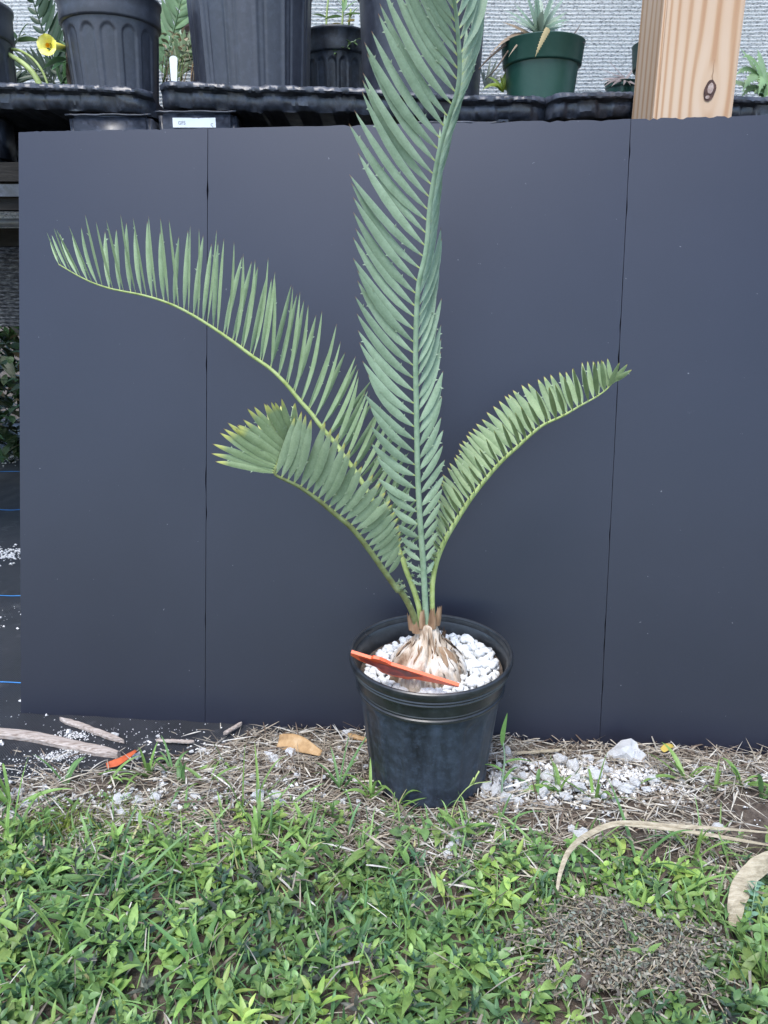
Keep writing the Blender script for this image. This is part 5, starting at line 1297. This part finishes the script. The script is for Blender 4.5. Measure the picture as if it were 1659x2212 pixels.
# single grass tufts one can pick out
def tuft(px, py, n, L, W, lean, label, col=(.10, .22, .05), spread=.6, elr=(.7, 1.4), z=-.012, cat='grass tuft', group=None):
    b = G(px, py, z); b[2] = gz(b[0], b[1])
    root = empty('grass_tuft', b, label, cat, group)
    for k in range(n):
        az = random.gauss(lean, spread)*1. if lean is not None else U(0, 6.28)
        Lk = L*U(.6, 1.15); el = U(*elr)
        bb_ = b+np.array([U(-.004, .004), U(-.003, .003), -.002])
        V, F, c_ = leaves([bb_], az, el, Lk, W*U(.7, 1.2), U(.15, .7), .22, U(-.6, .6), 'blade', 12, np.array([col])*U(.8, 1.2))
        mk('blade', V, F, m_grass, root, col=c_)
    return root
TG = [(30, 1762, 6, .115, .0075, 'tall broad grass tuft growing at the mat edge beyond the long stick'), (142, 1705, 4, .075, .006, 'grass tuft in front of the long grey stick'), (240, 1700, 4, .075, .006, 'grass tuft beside the orange strip'), (322, 1680, 6, .085, .008, 'broad leaved grass tuft beyond the orange strip'), (372, 1672, 4, .075, .006, 'grass tuft by the thin pale sliver'), (480, 1655, 5, .055, .008, 'low grass sprout with wide blades near the left fold of the board'), (452, 1700, 5, .075, .006, 'grass tuft rising from the straw before the middle panel'), (395, 1700, 4, .065, .008, 'short broad grass blades over the straw by the mat corner'), (560, 1740, 5, .09, .005, 'slender grass tuft at the straw edge before the middle panel'), (520, 1770, 4, .10, .005, 'long thin grass blades leaning by the straw patch'), (735, 1715, 9, .10, .0055, 'bushy dark grass tuft beside the foot of the pot'), (800, 1740, 7, .085, .006, 'grass lying against the front foot of the pot'), (850, 1765, 5, .08, .006, 'grass blades sprawling before the pot'), (1160, 1712, 5, .065, .007, 'grass tuft among white rocks near the pot'), (1205, 1722, 6, .07, .008, 'wide bladed grass sprout in the middle of the white rocks'), (1285, 1735, 6, .07, .007, 'grass sprout at the front of the white rocks'), (1235, 1690, 3, .05, .006, 'thin grass sprout between two large white rocks'), (1480, 1700, 6, .085, .008, 'spreading wide bladed grass sprout before the folded panel'), (1600, 1712, 6, .075, .008, 'tall grass sprout before the outer folded panel'), (1640, 1740, 5, .08, .007, 'grass tuft beside the tall sprout at the outer panel'), (1540, 1720, 4, .06, .006, 'small grass tuft between the two wide sprouts'), (20, 1860, 7, .12, .005, 'long dark grass tuft standing in the ground cover by the mat side'), (240, 1990, 9, .13, .0048, 'large sprawling dark grass tuft in the ground cover'), (330, 1930, 8, .11, .0055, 'upright dark grass tuft behind the sprawling one'), (390, 1900, 6, .10, .006, 'grass tuft in the middle of the ground cover'), (430, 2110, 6, .085, .010, 'broad bladed grass tuft in the front ground cover'), (150, 2090, 8, .11, .0055, 'front grass tuft with long leaning blades'), (560, 1830, 5, .09, .006, 'grass tuft with one long flat blade'), (1380, 1880, 6, .11, .0055, 'grass tuft leaning behind the dry weed heap'), (1500, 1870, 6, .09, .0065, 'grass tuft beside the folded beige leaf'), (1000, 1830, 6, .07, .006, 'grass tuft by the white stones in the ground cover'), (1080, 1800, 5, .07, .005, 'thin grass tuft below the white rocks'), (1650, 2150, 5, .11, .006, 'grass tuft beside the dying reddish blade'), (60, 2160, 6, .09, .006, 'grass tuft at the near corner of the ground cover'), (870, 2000, 4, .08, .005, 'thin grass blades in the dark weeds'), (1450, 1960, 5, .08, .007, 'curved grass blades behind the dry weed heap')]
for i, (px, py, n_, L, W, lab) in enumerate(TG):
    c_ = [(.21, .36, .09), (.155, .30, .10), (.25, .40, .11)][i % 3]
    tuft(px, py, n_, L*1.3, W, None, lab, c_, elr=(.55, 1.45))
# tall single stalk beside the pot, with seed stalk in front of the pot
b = G(1083, 1745, -.02); b[2] = gz(b[0], b[1])
tl = empty('grass_stalk', b, 'single tall grass stalk with an upright leaf beside the pot', 'grass stalk')
V, F = tube(catmull([b, P(1085, 1690, b[1]), P(1090, 1640, b[1]), P(1086, 1600, b[1]-.005)], 14), np.linspace(.0018, .0012, 14), 6); mk('stem', V, F, m_stem, tl)
V, F = strip(catmull([P(1085, 1610, b[1]-.005), P(1087, 1580, b[1]-.006), P(1096, 1540, b[1]-.006)], 10), [.002, .005, .007, .0075, .0075, .007, .006, .0045, .003, .0004], (0, -1, .2)); mk('blade', V, F, m_grass, tl, col=np.tile([(.18, .34, .10)], (len(V), 1)))
V, F, c_ = leaves([P(1088, 1650, b[1]), P(1087, 1668, b[1]), P(1086, 1690, b[1])], [.2, 2.6, .6], [.4, .5, .9], [.05, .04, .05], .006, .5, .2, 0, 'blade', 10, np.tile([(.18, .34, .10)], (3, 1))); mk('blade', V, F, m_grass, tl, col=c_)
yb = -.12
b = P(972, 1800, yb-.02); b[2] = gz(b[0], b[1])
sk = empty('seed_stalk', b, 'thin pale seed stalk bending in front of the pot', 'grass stalk')
V, F = tube(catmull([b, P(978, 1750, yb), P(992, 1722, yb), P(1020, 1695, yb), P(1062, 1688, yb+.01)], 22), np.linspace(.0011, .0006, 22), 5); mk('stem', V, F, m_stemy, sk)
for (a_, c_) in (((1018, 1696), (1035, 1666)), ((1022, 1694), (1030, 1674)), ((1012, 1702), (1024, 1680))):
    V, F = tube([P(*a_, yb), P(*c_, yb)], [.0007, .0013], 5); mk('seed_spike', V, F, m_stemy, sk)

# ------------------------------------------------------------------ heap of pulled dry weeds
hb = G(1330, 2085, 0)
heap = empty('dry_weed_heap', (hb[0], hb[1], gz(hb[0], hb[1])), 'heap of pulled grey brown dried weeds with roots lying on the grass', 'weed heap')
hs = []
for k in range(130):
    a = U(0, 6.283); r = math.sqrt(random.random()); e_ = 1+.30*n2(math.cos(a), math.sin(a), 1.6, 3.); cx_, cy_ = hb[0]+.095*e_*r*math.cos(a), hb[1]+.068*e_*r*math.sin(a)
    d = U(0, 6.28); Ls = U(.03, .16); h0 = U(.010, .034)*(1.1-.4*r); pts = [np.array([cx_+math.cos(d)*Ls*(t-.5)+.006*n2(t*3, k, 1), cy_+math.sin(d)*Ls*(t-.5)*.8+.006*n2(t*3, k+9, 1), gz(cx_, cy_)+h0+.018*math.sin(t*3)*U(.3, 1)]) for t in np.linspace(0, 1, 9)]
    hs.append(pts)
mb = MB()
for p in hs:
    V, F = tube(p, np.linspace(.0009, .0004, 9), 4); mb.add(V, F)
o = mb.build('dry_stems', m_beige, heap); o['kind'] = 'stuff'
Bs, = [np.array([q+np.array([U(-.006, .006), U(-.006, .006), U(-.004, .006)]) for p in hs for q in p for _ in range(6)])]
n = len(Bs); hc = np.array([(.20, .17, .14), (.30, .26, .20), (.14, .115, .10), (.26, .25, .19), (.42, .38, .31), (.24, .27, .22)])
V, F, c_ = leaves(Bs, rng.uniform(0, 6.28, n), rng.uniform(-.6, 1.2, n), rng.uniform(.004, .009, n), rng.uniform(.0018, .0036, n), .2, .2, rng.uniform(-1, 1, n), 'ovate', 4, hc[rng.integers(0, 6, n)]*rng.uniform(.7, 1.2, (n, 1)))
o = mk('dry_leaflets', V, F, m_drywood, heap, col=c_); o['kind'] = 'stuff'
for k in range(7):
    a = P(1258+U(-8, 8), 2125+U(-10, 6), hb[1]-.03); pts = [a+np.array([t*U(.02, .07), -.004*t, .004*n2(t*4, k, 1)+.004]) for t in np.linspace(0, 1, 8)]
    V, F = tube(pts, np.linspace(.0014, .0005, 8), 5); mk('root', V, F, m_orangeold if k < 3 else m_beige, heap)
rock('white_rock', rock_mesh('brown_stone', m_bark, 77, .5, .7), P(1262, 2116, hb[1]-.035), .014, 'brown soil covered stone under the dry weed heap', 'rock', None)
# pale small-leaved weed at the right
b = G(1620, 2010, 0); b[2] = gz(b[0], b[1])
pw_ = empty('small_leaved_weed', b, 'pale blue green weed with rows of tiny round leaves', 'weed')
for (pts) in ([(1615, 2010), (1625, 1960), (1634, 1905)], [(1625, 2040), (1612, 2000), (1590, 1990)], [(1640, 2040), (1650, 1990), (1655, 1950)], [(1640, 2060), (1625, 2030), (1600, 2040)], [(1650, 2070), (1655, 2040), (1640, 2010)]):
    c3_ = catmull([P(x, y, b[1]+.01*i) for i, (x, y) in enumerate(pts)], 12)
    V, F = tube(c3_, .0008, 5); s_ = mk('stem', V, F, m_stem, pw_)
    B = np.repeat(c3_, 2, axis=0); k = len(B)
    V, F, c_ = leaves(B, np.tile([0.2, 2.9], 12)+rng.normal(0, .3, k), rng.uniform(-.2, .8, k), .010, .0055, .1, .05, rng.normal(0, .4, k), 'ovate', 5, np.array([(.20, .36, .24)])*rng.uniform(.8, 1.2, (k, 1)))
    mk('leaf_row', V, F, m_bgplant, s_, col=c_)
